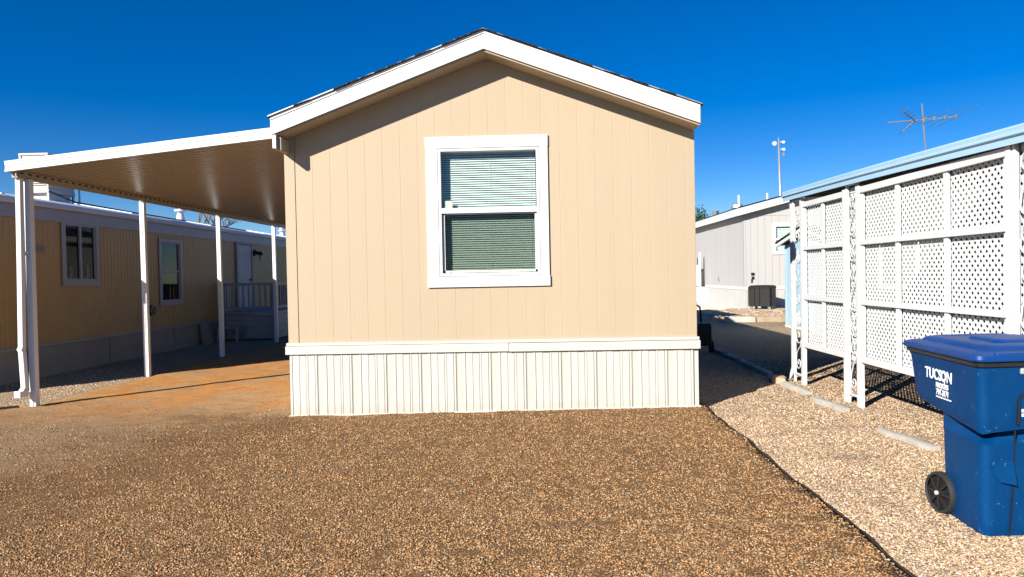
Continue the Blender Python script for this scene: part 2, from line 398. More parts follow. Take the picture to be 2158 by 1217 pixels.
# loose stones lying on both surfaces (stuff)
def loose(name, n, region, zf, cols, rmin, rmax, label, cat, seed, y1=9.5):
    rng = np.random.default_rng(seed)
    V = np.array([(1, 0, 0), (0, 1, 0), (-1, 0, 0), (0, -1, 0), (0, 0, 1), (.62, .62, .45), (-.62, .62, .45), (-.62, -.62, .45), (.62, -.62, .45)])
    F = np.array([(4, 8, 5), (4, 5, 6), (4, 6, 7), (4, 7, 8), (0, 1, 5), (1, 6, 5), (1, 2, 6), (2, 7, 6), (2, 3, 7), (3, 8, 7), (3, 0, 8), (0, 5, 8)])
    P = []
    while len(P) < n:
        m_ = 4000; yy = 2.3 * (y1 / 2.3) ** rng.random(m_); uu_ = rng.uniform(-.90, 1.0, m_); xx = uu_ * yy
        for x, y in zip(xx.tolist(), yy.tolist()):
            if region(x, y): P.append((x, y, zf(x, y)))
    P = np.array(P[:n]); nv = len(V)
    r = rng.uniform(rmin, rmax, n) * (1 + .5 * rng.random(n) ** 6) * (.8 + .05 * P[:, 1])
    sc = np.stack([np.ones(n), rng.uniform(.6, .95, n), rng.uniform(.5, .85, n)], 1) * r[:, None]
    v = V[None] * (1 + rng.uniform(-.22, .22, (n, nv, 1))) * sc[:, None, :]
    a = rng.uniform(0, 6.28, n); tl = rng.uniform(-.45, .45, n); ca, sa = np.cos(a)[:, None], np.sin(a)[:, None]; ct, st_ = np.cos(tl)[:, None], np.sin(tl)[:, None]
    x_, z_ = v[..., 0] * ct - v[..., 2] * st_, v[..., 0] * st_ + v[..., 2] * ct
    v = np.stack([x_ * ca - v[..., 1] * sa, x_ * sa + v[..., 1] * ca, z_], -1)
    v += P[:, None, :] + np.array([0, 0, -.0005])
    FF = (F[None] + nv * np.arange(n)[:, None, None]).reshape(-1).astype(np.int32)
    C = np.ones((n, nv, 4)); C[..., :3] = (np.array(cols)[rng.integers(len(cols), size=n)] * rng.uniform(.65, 1.2, (n, 1)))[:, None, :]
    me = bpy.data.meshes.new(name); nf = len(FF) // 3
    me.vertices.add(n * nv); me.vertices.foreach_set('co', v.reshape(-1)); me.loops.add(len(FF)); me.loops.foreach_set('vertex_index', FF)
    me.polygons.add(nf); me.polygons.foreach_set('loop_start', np.arange(nf, dtype=np.int32) * 3); me.update(calc_edges=True)
    ca_ = me.color_attributes.new('stone', 'FLOAT_COLOR', 'POINT'); ca_.data.foreach_set('color', C.reshape(-1))
    m = N(name + '_material'); at = m.n('ShaderNodeAttribute'); at.attribute_name = 'stone'
    m.set(Base_Color=at.outputs['Color'], Roughness=.9); m.b.inputs['Specular IOR Level'].default_value = .2; me.materials.append(m.m); me.shade_smooth()
    o = bpy.data.objects.new(name, me); COL.objects.link(o); o['kind'] = 'stuff'; tag(o, label, cat)
    return o
def inpad(x, y):
    if not (left_x(y) + .05 < x < edge_x(y) - .012) or (-2.95 < x < 1.95 and y > 8.3): return False
    # stones thin out where the bare dirt shows: beside the house and in drifts at the lower left
    k = noise.noise(Vector((x * .8, y * .8, 9))); f = noise.noise(Vector((x * 4, y * 4, 2)))
    if x < -2.3 and y > 7.75 + (x + 6.5) * .10 + k * .7 + f * .5: return random.random() < .06
    if x < -4.3 + y * .18 + k * 1.6 + f * .5: return random.random() < .45
    return True
outpad = lambda x, y: x > edge_x(y) + .015 or (x < left_x(y) - .03)
gz = lambda x, y: noise.noise(Vector((x * 1.3, y * 1.3, 0))) * .018 - .004
loose('brown_pebbles', 185000, inpad, padz, [(c[0] * .88, c[1] * .875, c[2] * .90) for c in brownish] + [(.12, .075, .035), (.10, .07, .04), (.46, .345, .20), (.33, .25, .155)], .0036, .0082, 'loose brown pebbles strewn over the gravel in front of the tan house', 'gravel', 1)
loose('tan_pebbles', 140000, outpad, gz, [(c[0] * .80, c[1] * .775, c[2] * .77) for c in pinkish] + [(.40, .30, .22), (.36, .22, .14)], .0040, .0092, 'loose pale tan pebbles strewn right of the dark edging', 'gravel', 2, 13.0)

# distant driveway, stone bed
MB().prism([(6.9, 30.6), (8.9, 29.7), (8.9, 40), (4.0, 40), (4.0, 34)], 'z', -.02, .03).build('driveway', 'driveway', kind='structure')
grid_mesh('stone_bed', 'gravel_bed', 6.2, 14, 22.75, 29.6, 60, 60, lambda x, y: .05 + .05 * noise.noise(Vector((x * 3, y * 3, 0))) if (6.25 < x < 13.9 and 22.8 < y < 29.5) else -.02)

# landscape edging along the pad
def edging(name, pts, label):
    m = MB(); n = len(pts); vs = []; fs = []
    for i, (x, y, z) in enumerate(pts):
        w = .0055 + .0020 * math.sin(i * 1.7) + .002 * math.sin(i * .61)
        dx, dy = pts[min(i + 1, n - 1)][0] - pts[max(i - 1, 0)][0], pts[min(i + 1, n - 1)][1] - pts[max(i - 1, 0)][1]
        l = math.hypot(dx, dy); nx, ny = dy / l * w, -dx / l * w
        vs += [(x - nx, y - ny, -.02), (x + nx, y + ny, -.02), (x + nx, y + ny, z), (x - nx, y - ny, z)]
    m.loft([vs[i * 4:i * 4 + 4] for i in range(n)])
    return tag(m.build(name, 'edging'), label, 'edging')
edging('landscape_edging', [(edge_x(1.6 + i * .07) + .008, 1.6 + i * .07, .034 + .005 * math.sin(i * .9)) for i in range(100)], 'thin dark edging strip running from the house corner between brown and pale gravel')
edging('landscape_edging', [(-6.72 - .12 * i, 9.02 - .10 * i + .02 * math.sin(i), .035) for i in range(14)], 'short dark edging strip left of the front carport post')

# ------------------------------------------------------------------ main house
H = thing('mobile_home', 'tan single-wide mobile home with white trim and skirting in the centre', 'mobile home', (-.52, 8.33, 0))
XL, XR, YF, YB = -2.915, 1.880, 8.33, 20.0
RX, RZ = -.52, 4.353               # ridge of the roof edge trim at the overhang
SL = .3715
def ztop(x, d=0): return RZ - abs(x - RX) * SL - d
GT = lambda x: ztop(x, .235)       # underside of roof at wall
# wall shell (without front) and grooved front
w = MB()
zb = .84
win = (-1.10, .075, 1.60, 3.09)
gx = [XL]; x = XL + .125
while x < XR - .02: gx.append(x); x += .2075
gx.append(XR)
for i in range(len(gx) - 1):
    a, b = gx[i], gx[i + 1]
    if i == 0: b -= .004
    for (p, q) in ([(a, b)] if not (a < RX < b) else [(a, RX), (RX, b)]):
        cuts = sorted({p, q} | {c for c in win[:2] if p < c < q})
        for u, v in zip(cuts[:-1], cuts[1:]):
            inside = u >= win[0] - 1e-6 and v <= win[1] + 1e-6
            dd = .014 if i == 0 else .007
            polys = [[(u, zb), (v, zb), (v, win[2]), (u, win[2])], [(u, win[3]), (v, win[3]), (v, GT(v)), (u, GT(u))]] if inside else [[(u, zb), (v, zb), (v, GT(v)), (u, GT(u))]]
            la, lb = (.004 if abs(u - a) < 1e-6 and i > 0 else 0), (.004 if abs(v - b) < 1e-6 and i > 0 else 0)
            for q in polys:
                fr = [(x_ + (la if k in (0, 3) else -lb), YF - dd, z_) for k, (x_, z_) in enumerate(q)]; bk = [(x_, YF - dd + .0021, z_) for x_, z_ in q]; bb = [(x_, YF + .02, z_) for x_, z_ in q]
                w.loft([fr, bk, bb])
# backing board
def backing(m, y0, y1, hole):
    xs = sorted([XL + .004, XR - .004, RX] + ([win[0], win[1]] if hole else []))
    for u, v in zip(xs[:-1], xs[1:]):
        if hole and u >= win[0] - 1e-6 and v <= win[1] + 1e-6:
            m.box(u, v, y0, y1, zb + .01, win[2]); m.prism([(u, win[3]), (v, win[3]), (v, GT(v)), (u, GT(u))], 'y', y0, y1)
        else: m.prism([(u, zb + .01), (v, zb + .01), (v, GT(v)), (u, GT(u))], 'y', y0, y1)
backing(w, YF + .004, YF + .09, True); backing(w, YB - .1, YB, False)
w.box(XL, XL + .09, YF + .021, YB - .1, zb, GT(XL)); w.box(XR - .09, XR, YF + .021, YB - .1, zb, GT(XR))
w.box(XL + .1, XR - .1, YF + .1, YB - .12, zb, zb + .05)
w.build('wall', 'tan', H)
# skirting
def skirt(m, x0, x1, y, z0, z1, per=.4105, off=0.0, sgn=-1):
    prof = [(0, 0), (.185, 0), (.20, .005), (.24, .006), (.372, .006), (.378, .013), (.388, .013), (.392, -.003), (.44, -.003), (.455, .002), (.635, .002), (.640, .012), (.650, .012), (.653, -.003),
            (.708, -.003), (.713, .012), (.722, .012), (.726, -.001), (.75, .003), (.925, .003), (.935, -.003), (.985, -.003), (.989, .012), (1.0, .012)]
    pts = []; k = math.floor((x0 - off) / per)
    while off + k * per < x1:
        for j, (t, d) in enumerate(prof):
            xx = off + (k + t) * per
            if x0 <= xx <= x1: pts.append((xx, d, .75 <= t < .92))
        k += 1
    vs = [];fs = [];mi = []
    for (xx, d, pf) in pts: vs += [(xx, y + d, z0), (xx, y + d, z1)]
    for i in range(len(pts) - 1):
        m.add([vs[2 * i], vs[2 * i + 1], vs[2 * i + 3], vs[2 * i + 2]], [(0, 2 + 0, 2, 1)[:0] or (0, 3, 2, 1)], 1 if (pts[i][2]) else 0)
    m.box(x0, x1, y + .016, y + .04, z0, z1)
sk = MB(); skirt(sk, XL + .005, XR + .01, YF - .025, -.08, .725, off=XL - .04 + .085)
sk.box(XL + .005, XL + .03, YF, YB, -.08, .74); sk.box(XR - .01, XR + .012, YF, YB, -.08, .74); sk.box(XL, XR, YB - .03, YB, -.05, .74)
sk.build('skirting', ['white_warm', 'perf'], H)
tk = MB(); tk.prism([(XL - .01, -.075), (XR + .03, -.02), (XR + .03, .052), (XL - .01, -.004)], 'y', YF - .045, YF - .012); tk.build('skirting_track', 'track', H, bevel=.004)
bt = MB(); bt.box(XL - .03, -.312, YF - .052, YF + .02, .715, .812); bt.box(-.308, XR + .028, YF - .056, YF + .02, .712, .810)
bt.box(XL - .022, XR + .02, YF - .040, YF + .02, .815, .850)
bt.box(XR + .001, XR + .027, YF + .021, YB, .715, .85); bt.box(XL - .03, XL - .001, YF + .021, YB, .715, .85)
bt.build('belt_trim', 'white_warm', H, bevel=.004)
# fascia boards at the gable (overhang 0.35 m in front of the wall)
YO = YF - .35
fb = MB()
XA, XB = -2.945, 1.872
for (xa, xb) in ((XA, RX), (RX, XB)):
    fb.prism([(xa, ztop(xa, .212)), (xb, ztop(xb, .212)), (xb, ztop(xb, .045)), (xa, ztop(xa, .045))], 'y', YO, YO + .03)
    fb.prism([(xa, ztop(xa, .045)), (xb, ztop(xb, .045)), (xb, ztop(xb, .012)), (xa, ztop(xa, .012))], 'y', YO - .010, YO + .03)
fb.build('fascia', 'white', H)
fs = MB()
fs.box(XB + .0, XB + .02, YO + .032, YB + .3, ztop(XB, .212), ztop(XB, .02)); fs.box(XA - .002, XA + .02, YO + .032, YB + .3, ztop(XA, .212), ztop(XA, .02))
fs.box(XA + .018, XA + .055, YO + .005, YF, 3.09, 3.24)
fs.build('eave_board', 'white', H)
so_ = MB()
for (xa, xb) in ((XA + .021, RX), (RX, XB - .002)):
    so_.prism([(xa, ztop(xa, .235)), (xb, ztop(xb, .235)), (xb, ztop(xb, .2)), (xa, ztop(xa, .2))], 'y', YO + .031, YF + .1)
so_.box(XA + .056, XL + .07, YO + .05, YF - .012, 3.075, 3.22)
so_.build('soffit', 'tan_trim', H)
rf = MB()
rng = random.Random(3)
for sgn, xe in ((-1, XA - .025), (1, XB + .03)):
    # deck with courses of shingles, ragged at the gable edge
    n = 16
    for k in range(n):
        t0, t1 = k / n, (k + 1) / n + .012
        x0, x1 = xe + (RX - xe) * t0, xe + (RX - xe) * min(t1, 1)
        ye = YO - .024 - rng.random() * .02; th = .010 + rng.random() * .009
        rf.prism([(x0, ztop(x0, .010)), (x1, ztop(x1, .010)), (x1, ztop(x1, .010) + th * .5), (x0, ztop(x0, .010) + th + .004)], 'y', ye, YB + .3)
rf.build('roof', 'shingle', H)
de = MB()
for (xa, xb) in ((XA - .018, RX), (RX, XB + .022)):
    de.prism([(xa, ztop(xa, .008)), (xb, ztop(xb, .008)), (xb, ztop(xb, -.004)), (xa, ztop(xa, -.004))], 'y', YO - .034, YO + .02)
de.build('drip_edge', 'galv', H)
# window
def window_unit(parent, o, trimw=.135):
    pass
WX0, WX1, WZ0, WZ1 = -1.245, .185, 1.475, 3.23
wt = MB(); y0, y1 = YF - .034, YF - .0075
wt.box(WX0, WX1, y0, y1, 3.095, WZ1); wt.box(WX0 - .002, WX1 + .004, y0 - .002, y1, WZ0, 1.598)
wt.box(WX0 + .003, -1.105, y0 + .002, y1, 1.600, 3.093); wt.box(.083, WX1 - .003, y0 + .002, y1, 1.600, 3.093)
WIN = wt.build('window', 'white', H, bevel=.004)
wf = MB(); a, b, c, d = -1.100, .078, 1.603, 3.090
for (p, q, r_, s_) in ((a, a + .032, c, d), (b - .032, b, c, d), (a + .032, b - .032, d - .030, d), (a + .032, b - .032, c, c + .035)):
    wf.box(p, q, YF - .030, YF + .07, r_, s_)
wf.box(a + .032, b - .032, YF - .026, YF + .03, 2.338, 2.40)
wf.build('window_frame', 'vinyl', WIN, bevel=.003)
ls = MB(); p, q, r_, s_ = a + .04, b - .034, 1.645, 2.335
for (g, h, i, j) in ((p, p + .024, r_, s_), (q - .024, q, r_, s_), (p, q, r_, r_ + .024), (p, q, s_ - .012, s_)): ls.box(g, h, YF + .004, YF + .026, i, j)
ls.box(p + .06, p + .085, YF - .004, YF + .004, r_ + .003, r_ + .018); ls.box(q - .085, q - .06, YF - .004, YF + .004, r_ + .003, r_ + .018)
ls.build('sash', 'vinyl', WIN)
MB().box(a + .03, b - .03, YF + .018, YF + .022, 2.401, d - .028).build('pane', 'glass', WIN)
MB().box(p + .02, q - .02, YF + .030, YF + .034, r_ + .02, s_).build('pane', 'glass', WIN)
sc_ = MB(); sc_.box(p + .01, q - .01, YF + .012, YF + .0135, r_ + .01, s_ - .01).build('insect_screen', 'screen', WIN)
bl = MB(); z = 1.62; k = 0
while z < 3.07:
    sag = .0
    bl.add([(a + .035, YF + .088, z), (b - .04, YF + .088, z), (b - .04, YF + .104, z + .0175), (a + .035, YF + .104, z + .0175)], [(0, 1, 2, 3)])
    bl.add([(a + .035, YF + .0885, z - .0012), (b - .04, YF + .0885, z - .0012), (b - .04, YF + .1045, z + .0163), (a + .035, YF + .1045, z + .0163)], [(0, 1, 2, 3)])
    z += .0262
for xx in (a + .10, -.50, b - .10): bl.tube([(xx, YF + .086, 1.62), (xx, YF + .086, 3.07)], .0012, 4)
bl.box(a + .03, b - .035, YF + .085, YF + .115, 3.055, 3.085); bl.build('blind', 'blind', WIN)
MB().box(a + .06, a + .155, YF + .024, YF + .026, 2.405, 2.49).build('paper_note', 'note', WIN)
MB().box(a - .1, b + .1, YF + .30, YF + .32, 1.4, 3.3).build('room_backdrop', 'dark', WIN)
# unseen roof and base added behind the house to throw the far shade notch
ra = MB(); ra.box(1.0, 3.3, YB + .31, 24.2, 3.05, 3.15)
for px, py in ((3.2, 20.6), (3.2, 24.0)): ra.box(px - .04, px + .04, py - .04, py + .04, 0, 3.05)
ra.box(1.0, 3.25, 20.5, 24.0, .0, .7)
ra.build('unseen_shade_roof', 'white', H)

# ------------------------------------------------------------------ carport
CP = thing('carport', 'white metal carport with ribbed roof on slim posts left of the tan house', 'carport', (-6.6, 9.02, 0))
CY0, CY1 = 8.84, 19.3
def cz(x): return 3.415 + (x + 2.93) * .098       # underside of pans: high at house, low at outer edge
pan = MB(); y = CY0 + .02; pts = []
while y < CY1:
    pts += [(y, 0), (y + .115, 0), (y + .122, .030), (y + .138, .030)]; y += .1453
xo, xi = -6.60, -2.95
vs = []; fs_ = []
for (yy, h) in pts: vs += [(xo, yy, cz(xo) + h), (xi, yy, cz(xi) + h), (xo, yy, cz(xo) + h + .003), (xi, yy, cz(xi) + h + .003)]
for i in range(len(pts) - 1):
    p_ = 4 * i; fs_ += [(p_, p_ + 1, p_ + 5, p_ + 4), (p_ + 2, p_ + 6, p_ + 7, p_ + 3)]
    fs_ += [(p_, p_ + 4, p_ + 6, p_ + 2), (p_ + 1, p_ + 3, p_ + 7, p_ + 5)]
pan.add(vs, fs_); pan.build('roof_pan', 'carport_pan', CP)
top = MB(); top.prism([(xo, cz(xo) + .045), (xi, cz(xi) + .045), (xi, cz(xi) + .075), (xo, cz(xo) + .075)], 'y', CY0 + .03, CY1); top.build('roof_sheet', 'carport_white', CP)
fc = MB()
for (dz0, dz1, dy) in ((-.015, .010, -.022), (.010, .058, -.012), (.058, .066, -.004), (.066, .102, -.016), (.102, .118, -.024)):
    fc.prism([(-6.665, cz(-6.665) + dz0), (-2.945, cz(-2.945) + dz0), (-2.945, cz(-2.945) + dz1), (-6.665, cz(-6.665) + dz1)], 'y', CY0 + dy, CY0 + .018)
fc.build('front_fascia', 'carport_white', CP)
gt = MB(); zc = cz(-6.7)
for (x0, x1, z0, z1) in ((-6.66, -6.648, zc - .01, zc + .10), (-6.648, -6.54, zc - .012, zc + .002), (-6.56, -6.545, zc - .06, zc - .012)):
    gt.box(x0, x1, CY0 + .02, CY1, z0, z1)
gt.box(-6.635, -6.562, CY0 + .06, CY1 - .05, zc - .075, zc - .013)
gt.box(-6.540, -6.530, CY0 + .06, CY1 - .05, 2.985, 3.056)
yv = CY0 + .10
while yv < CY1 - .2:
    gt.add([(-6.5285, yv + .036 * math.cos(math.pi * q / 8), 3.018 + .026 * math.sin(math.pi * q / 8)) for q in range(9)], [tuple(range(9))], 1); yv += .1453
gt.build('gutter_beam', ['carport_pan', 'dark'], CP)
def cpost(y, bx=-6.63, t=-6.64):
    m = MB()
    def sec(w0, w1, d0, d1):
        m.loft([[(c + w0, y + d0, z), (c + w1, y + d0, z), (c + w1, y + d1, z), (c + w0, y + d1, z)] for c, z in ((bx, -.03), (t, zc - .074))])
    sec(-.04, .04, -.038, -.030); sec(-.04, -.034, -.030, .038); sec(.034, .04, -.030, .038); sec(-.034, .034, .030, .038)
    sec(-.006, .006, -.045, -.038)
    return m.build('post', 'carport_white', CP)
cpost(9.10, -6.57, -6.565)
for y in (11.94, 14.85, 18.04): cpost(y)
ds = MB()
def dsec(c, z, y0=8.945, y1=9.015): return [(c - .032, y0, z), (c + .032, y0, z), (c + .032, y1, z), (c - .032, y1, z)]
ds.loft([dsec(-6.596, zc - .01), dsec(-6.61, 1.9), dsec(-6.628, .80), dsec(-6.636, .765, 8.93, 9.02), dsec(-6.628, .73), dsec(-6.608, .28), dsec(-6.615, .225, 8.90, 9.0)])
ds.box(-6.668, -6.585, 8.86, 9.01, .155, .235)
ds.box(-6.63, -6.56, 9.016, 9.058, 2.0, 2.03); ds.build('downspout', 'carport_white', CP, bevel=.005)

# ------------------------------------------------------------------ left neighbour
LN = thing('mobile_home', 'ochre ribbed-metal mobile home with white roof in the shade left of the carport', 'mobile home', (-8.5, 9.6, 0))
NX, NY0, NY1 = -8.5, 9.6, 31.0
lw = MB()
yy = NY0; pts = []
while yy < NY1: pts += [(yy, 0), (yy + .045, 0), (yy + .055, -.008), (yy + .105, -.008), (yy + .115, 0)]; yy += .115
openings = [(12.66, 13.56, 1.66, 2.70), (15.98, 16.82, 1.16, 2.53)]
for i in range(len(pts) - 1):
    (a_, da), (b_, db) = pts[i], pts[i + 1]
    if b_ - a_ < 1e-6: continue
    segs = [(.56, 2.72)]
    for (oy0, oy1, oz0, oz1) in openings:
        if (a_ + b_) / 2 > oy0 and (a_ + b_) / 2 < oy1: segs = [(.56, oz0), (oz1, 2.72)]
    for z0_, z1_ in segs: lw.add([(NX + da, a_, z0_), (NX + db, b_, z0_), (NX + db, b_, z1_), (NX + da, a_, z1_)], [(0, 1, 2, 3)])
lw.box(NX - 4.2, NX - .012, NY0, NY0 + .05, .56, 3.0); lw.box(NX - 4.2, NX - .012, NY1 - .05, NY1, .56, 3.0); lw.box(NX - 4.2, NX - 4.15, NY0 + .05, NY1 - .05, .56, 3.0)
lw.build('wall', 'nsiding', LN)
lk = MB(); yy = NY0; i = 0
while yy < NY1 - .3:
    g = .9 + .25 * ((i * 7) % 3); e = min(yy + g, NY1)
    if not (17.55 < yy < 18.3): lk.box(NX - .03 - .012 * (i % 2), NX - .012 * (i % 2), yy + .008, e - .008, -.03, .52)
    yy = e; i += 1
lk.box(NX - 4.1, NX - .06, NY0, NY0 + .03, -.03, .52)
lk.build('skirting', 'nskirt', LN)
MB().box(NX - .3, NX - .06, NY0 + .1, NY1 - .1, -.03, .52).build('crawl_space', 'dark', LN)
lt = MB(); lt.box(NX + .002, NX + .022, NY0 - .01, NY1, .525, .575); lt.build('belt_trim', 'ntrim', LN)
lf = MB(); lf.box(NX + .002, NX + .024, NY0 - .01, NY1, 2.71, 2.93); lf.build('eave_band', 'ntrim', LN)
lr = MB(); n = 12
prof = [(NX + .07, 2.935), (NX + .09, 2.975), (NX + .075, 3.03), (NX + .02, 3.055), (-10.6, 3.45), (-12.75, 3.0), (-12.75, 2.93)]
lr.prism(prof, 'y', NY0 - .08, NY1 + .08)
lr.box(-10.45, -8.75, 13.9, 13.93, 3.05, 3.08) if False else None
lr.build('roof', 'roofwhite', LN)
# ridge ribs and a thin dark line along the roof
for k, yv in enumerate([11.2, 14.9, 18.6, 22.3, 26]): MB().beam((NX + .0, yv, 3.075), (-10.6, yv, 3.465), .07, .018).build('roof_seam', 'roofwhite', LN)
rt = MB(); rt.tube([(-9.96, 14.4, 3.52), (-9.7, 14.8, 3.33), (-9.5, 16.5, 3.27), (-9.1, 19.3, 3.19), (-8.8, 21.6, 3.13)], .018, 6); rt.build('dark_roof_line', 'black', LN)
# window 1: slider with dark panes
def nwin(y0_, y1_, z0_, z1_, vertical):
    t = MB(); e = .10
    t.box(NX + .003, NX + .03, y0_ - e, y1_ + e, z1_, z1_ + .07); t.box(NX + .003, NX + .032, y0_ - e, y1_ + e, z0_ - .10, z0_)
    t.box(NX + .003, NX + .029, y0_ - e, y0_, z0_, z1_); t.box(NX + .003, NX + .029, y1_, y1_ + e, z0_, z1_)
    W_ = t.build('window', 'ntrim', LN, bevel=.003)
    f = MB(); f.box(NX - .05, NX + .012, y0_, y0_ + .03, z0_, z1_); f.box(NX - .05, NX + .012, y1_ - .03, y1_, z0_, z1_)
    f.box(NX - .05, NX + .012, y0_ + .03, y1_ - .03, z0_, z0_ + .03); f.box(NX - .05, NX + .012, y0_ + .03, y1_ - .03, z1_ - .03, z1_)
    if vertical: f.box(NX - .045, NX + .016, (y0_ + y1_) / 2 - .03, (y0_ + y1_) / 2 + .02, z0_ + .03, z1_ - .03)
    else: f.box(NX - .045, NX + .016, y0_ + .03, y1_ - .03, (z0_ + z1_) / 2 - .02, (z0_ + z1_) / 2 + .02)
    f.build('window_frame', 'ntrim', W_)
    MB().box(NX - .02, NX - .015, y0_ + .03, y1_ - .03, z0_ + .03, z1_ - .03).build('pane', 'screen_dark', W_)
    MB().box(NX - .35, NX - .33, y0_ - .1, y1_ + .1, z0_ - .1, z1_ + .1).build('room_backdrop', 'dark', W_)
    return W_
W1 = nwin(*openings[0], True)
cu = MB()
def drape(m, y0, y1, z0, z1, x):
    n = 14; vs = []; fs = []
    for i in range(n + 1):
        yv = y0 + (y1 - y0) * i / n; dx = .018 * math.sin(i * 1.9)
        vs += [(x + dx, yv, z0), (x + dx, yv, z1)]
    for i in range(n): fs.append((2 * i, 2 * i + 1, 2 * i + 3, 2 * i + 2))
    m.add(vs, fs)
drape(cu, 12.70, 13.53, 2.36, 2.69, NX - .10); drape(cu, 13.20, 13.52, 1.95, 2.36, NX - .12); drape(cu, 13.36, 13.50, 1.68, 1.95, NX - .12)
cu.build('curtain', 'curtain', W1)
W2 = nwin(*openings[1], False)
cu = MB(); cu.box(NX - .1, NX - .09, 16.02, 16.6, 1.2, 2.2); cu.box(NX - .1, NX - .09, 16.02, 16.78, 2.36, 2.5); cu.build('curtain', 'curtain', W2)
# door, lamp, meter, vent plate
dr = MB(); dr.box(NX + .003, NX + .035, 20.13, 21.10, .80, 2.64); DR = dr.build('door', 'ntrim', LN, bevel=.01)
df = MB(); df.box(NX + .003, NX + .05, 20.03, 20.12, .80, 2.70); df.box(NX + .003, NX + .05, 21.11, 21.19, .80, 2.70); df.box(NX + .003, NX + .05, 20.12, 21.11, 2.65, 2.70); df.build('door_frame', 'nskirt', LN)
dh = MB(); dh.tube([(NX + .035, 20.98, 1.62), (NX + .09, 20.98, 1.62)], .03, 10); dh.build('handle', 'black', DR)
lm = MB(); lm.tube([(NX + .0, 21.42, 2.44), (NX + .05, 21.42, 2.44), (NX + .06, 21.42, 2.44), (NX + .2, 21.42, 2.42)], [.10, .10, .05, .05], 12); lm.tube([(NX + .2, 21.42, 2.47), (NX + .2, 21.42, 2.36)], [.04, .075], 12); lm.build('porch_lamp', 'black', LN, smooth=30)
lm = MB(); lm.tube([(NX + .2, 21.42, 2.36), (NX + .2, 21.42, 2.20)], [.06, .045], 12); lm.build('lamp_globe', 'curtain', LN, smooth=30)
mr = MB(); mr.tube([(NX - .0, 15.45, .98), (NX + .09, 15.45, .98)], .12, 20); mr.tube([(NX + .085, 15.45, .98), (NX + .12, 15.45, .98)], [.09, .07], 20); MR = mr.build('meter', 'black', LN, smooth=40)
mr = MB(); 
ringp = [(NX + .1, 15.45 + .105 * math.cos(t * math.pi / 12), .98 + .105 * math.sin(t * math.pi / 12)) for t in range(25)]
mr.tube(ringp, .014, 6, cap=False); mr.build('meter_ring', 'ntrim', MR, smooth=True)
vp = MB(); vp.box(NX + .0, NX + .02, 11.70, 12.12, 2.155, 2.26)
for k in range(4): vp.box(NX + .02, NX + .027, 11.72, 12.10, 2.168 + k * .024, 2.178 + k * .024)
vp.build('wall_vent', 'nskirt', LN)
sg = MB(); sg.box(NX + .0, NX + .02, 23.2, 23.35, 1.7, 2.35); sg.build('wall_plate', 'black', LN)
# roof vents of the neighbour
def roofvent(x, y, z, h, parent, label=None):
    m = MB(); m.tube([(x, y, z - .1), (x, y, z + h * .3), (x, y, z + h * .55)], [.14, .10, .075], 12)
    m.tube([(x, y, z + h * .55), (x, y, z + h * .58), (x, y, z + h * .68), (x, y, z + h * .70)], [.14, .16, .16, .08], 12)
    m.tube([(x, y, z + h * .70), (x, y, z + h * .78), (x, y, z + h * .80), (x, y, z + h * .95), (x, y, z + h)], [.05, .05, .10, .10, .04], 12)
    return m.build('roof_vent', 'roofwhite', parent, smooth=35)
roofvent(-10.0, 19.93, 3.33, .46, LN); roofvent(-10.0, 28.1, 3.33, .36, LN)

# evaporative cooler on the roof
CO = thing('evaporative_cooler', 'boxy beige evaporative cooler standing on the ochre home roof behind the carport corner', 'cooler', (-10.3, 14.5, 3.42))
cb = MB(); cx0, cx1, cy0, cy1, cz0, cz1 = -10.64, -10.03, 14.5, 15.35, 3.50, 4.33
cb.box(cx0, cx1, cy0, cy1, cz0 + .0, cz0 + .10); cb.box(cx0 + .01, cx1 - .01, cy0 + .01, cy1 - .01, cz0 + .1, cz1 - .05)
cb.build('housing', 'cooler', CO, bevel=.01)
cl = MB(); cl.box(cx0 - .015, cx1 + .015, cy0 - .015, cy1 + .015, cz1 - .05, cz1); cl.build('lid', 'cooler', CO, bevel=.015)
cv = MB()
for k in range(15):
    z = cz0 + .17 + k * .04
    cv.beam((cx0 + .06, cy0 - .004, z), (cx1 - .06, cy0 - .004, z), .02, .012)
    cv.beam((cx1 + .004, cy0 + .08, z), (cx1 + .004, cy1 - .08, z), .02, .012)
for xx in (cx0, cx1 - .04): cv.box(xx, xx + .04, cy0 - .012, cy0 + .008, cz0 + .1, cz1 - .05)
cv.build('louver', 'cooler', CO)
cg = MB(); cg.box(cx0 + .05, cx1 - .05, cy0 + .1, cy1 - .1, 3.3, 3.5)
for px, py in ((cx0 + .03, cy0 + .03), (cx1 - .03, cy0 + .03), (cx0 + .03, cy1 - .03), (cx1 - .03, cy1 - .03)): cg.box(px - .02, px + .02, py - .02, py + .02, 3.25, 3.5)
cg.build('stand', 'galv', CO)
cp = MB(); cp.tube([(cx1 + .02, cy1 - .05, 3.9), (cx1 + .08, cy1 + .02, 3.85), (cx1 + .08, cy1 + .02, 3.36)], .02, 8); cp.build('pipe', 'galv', CO)

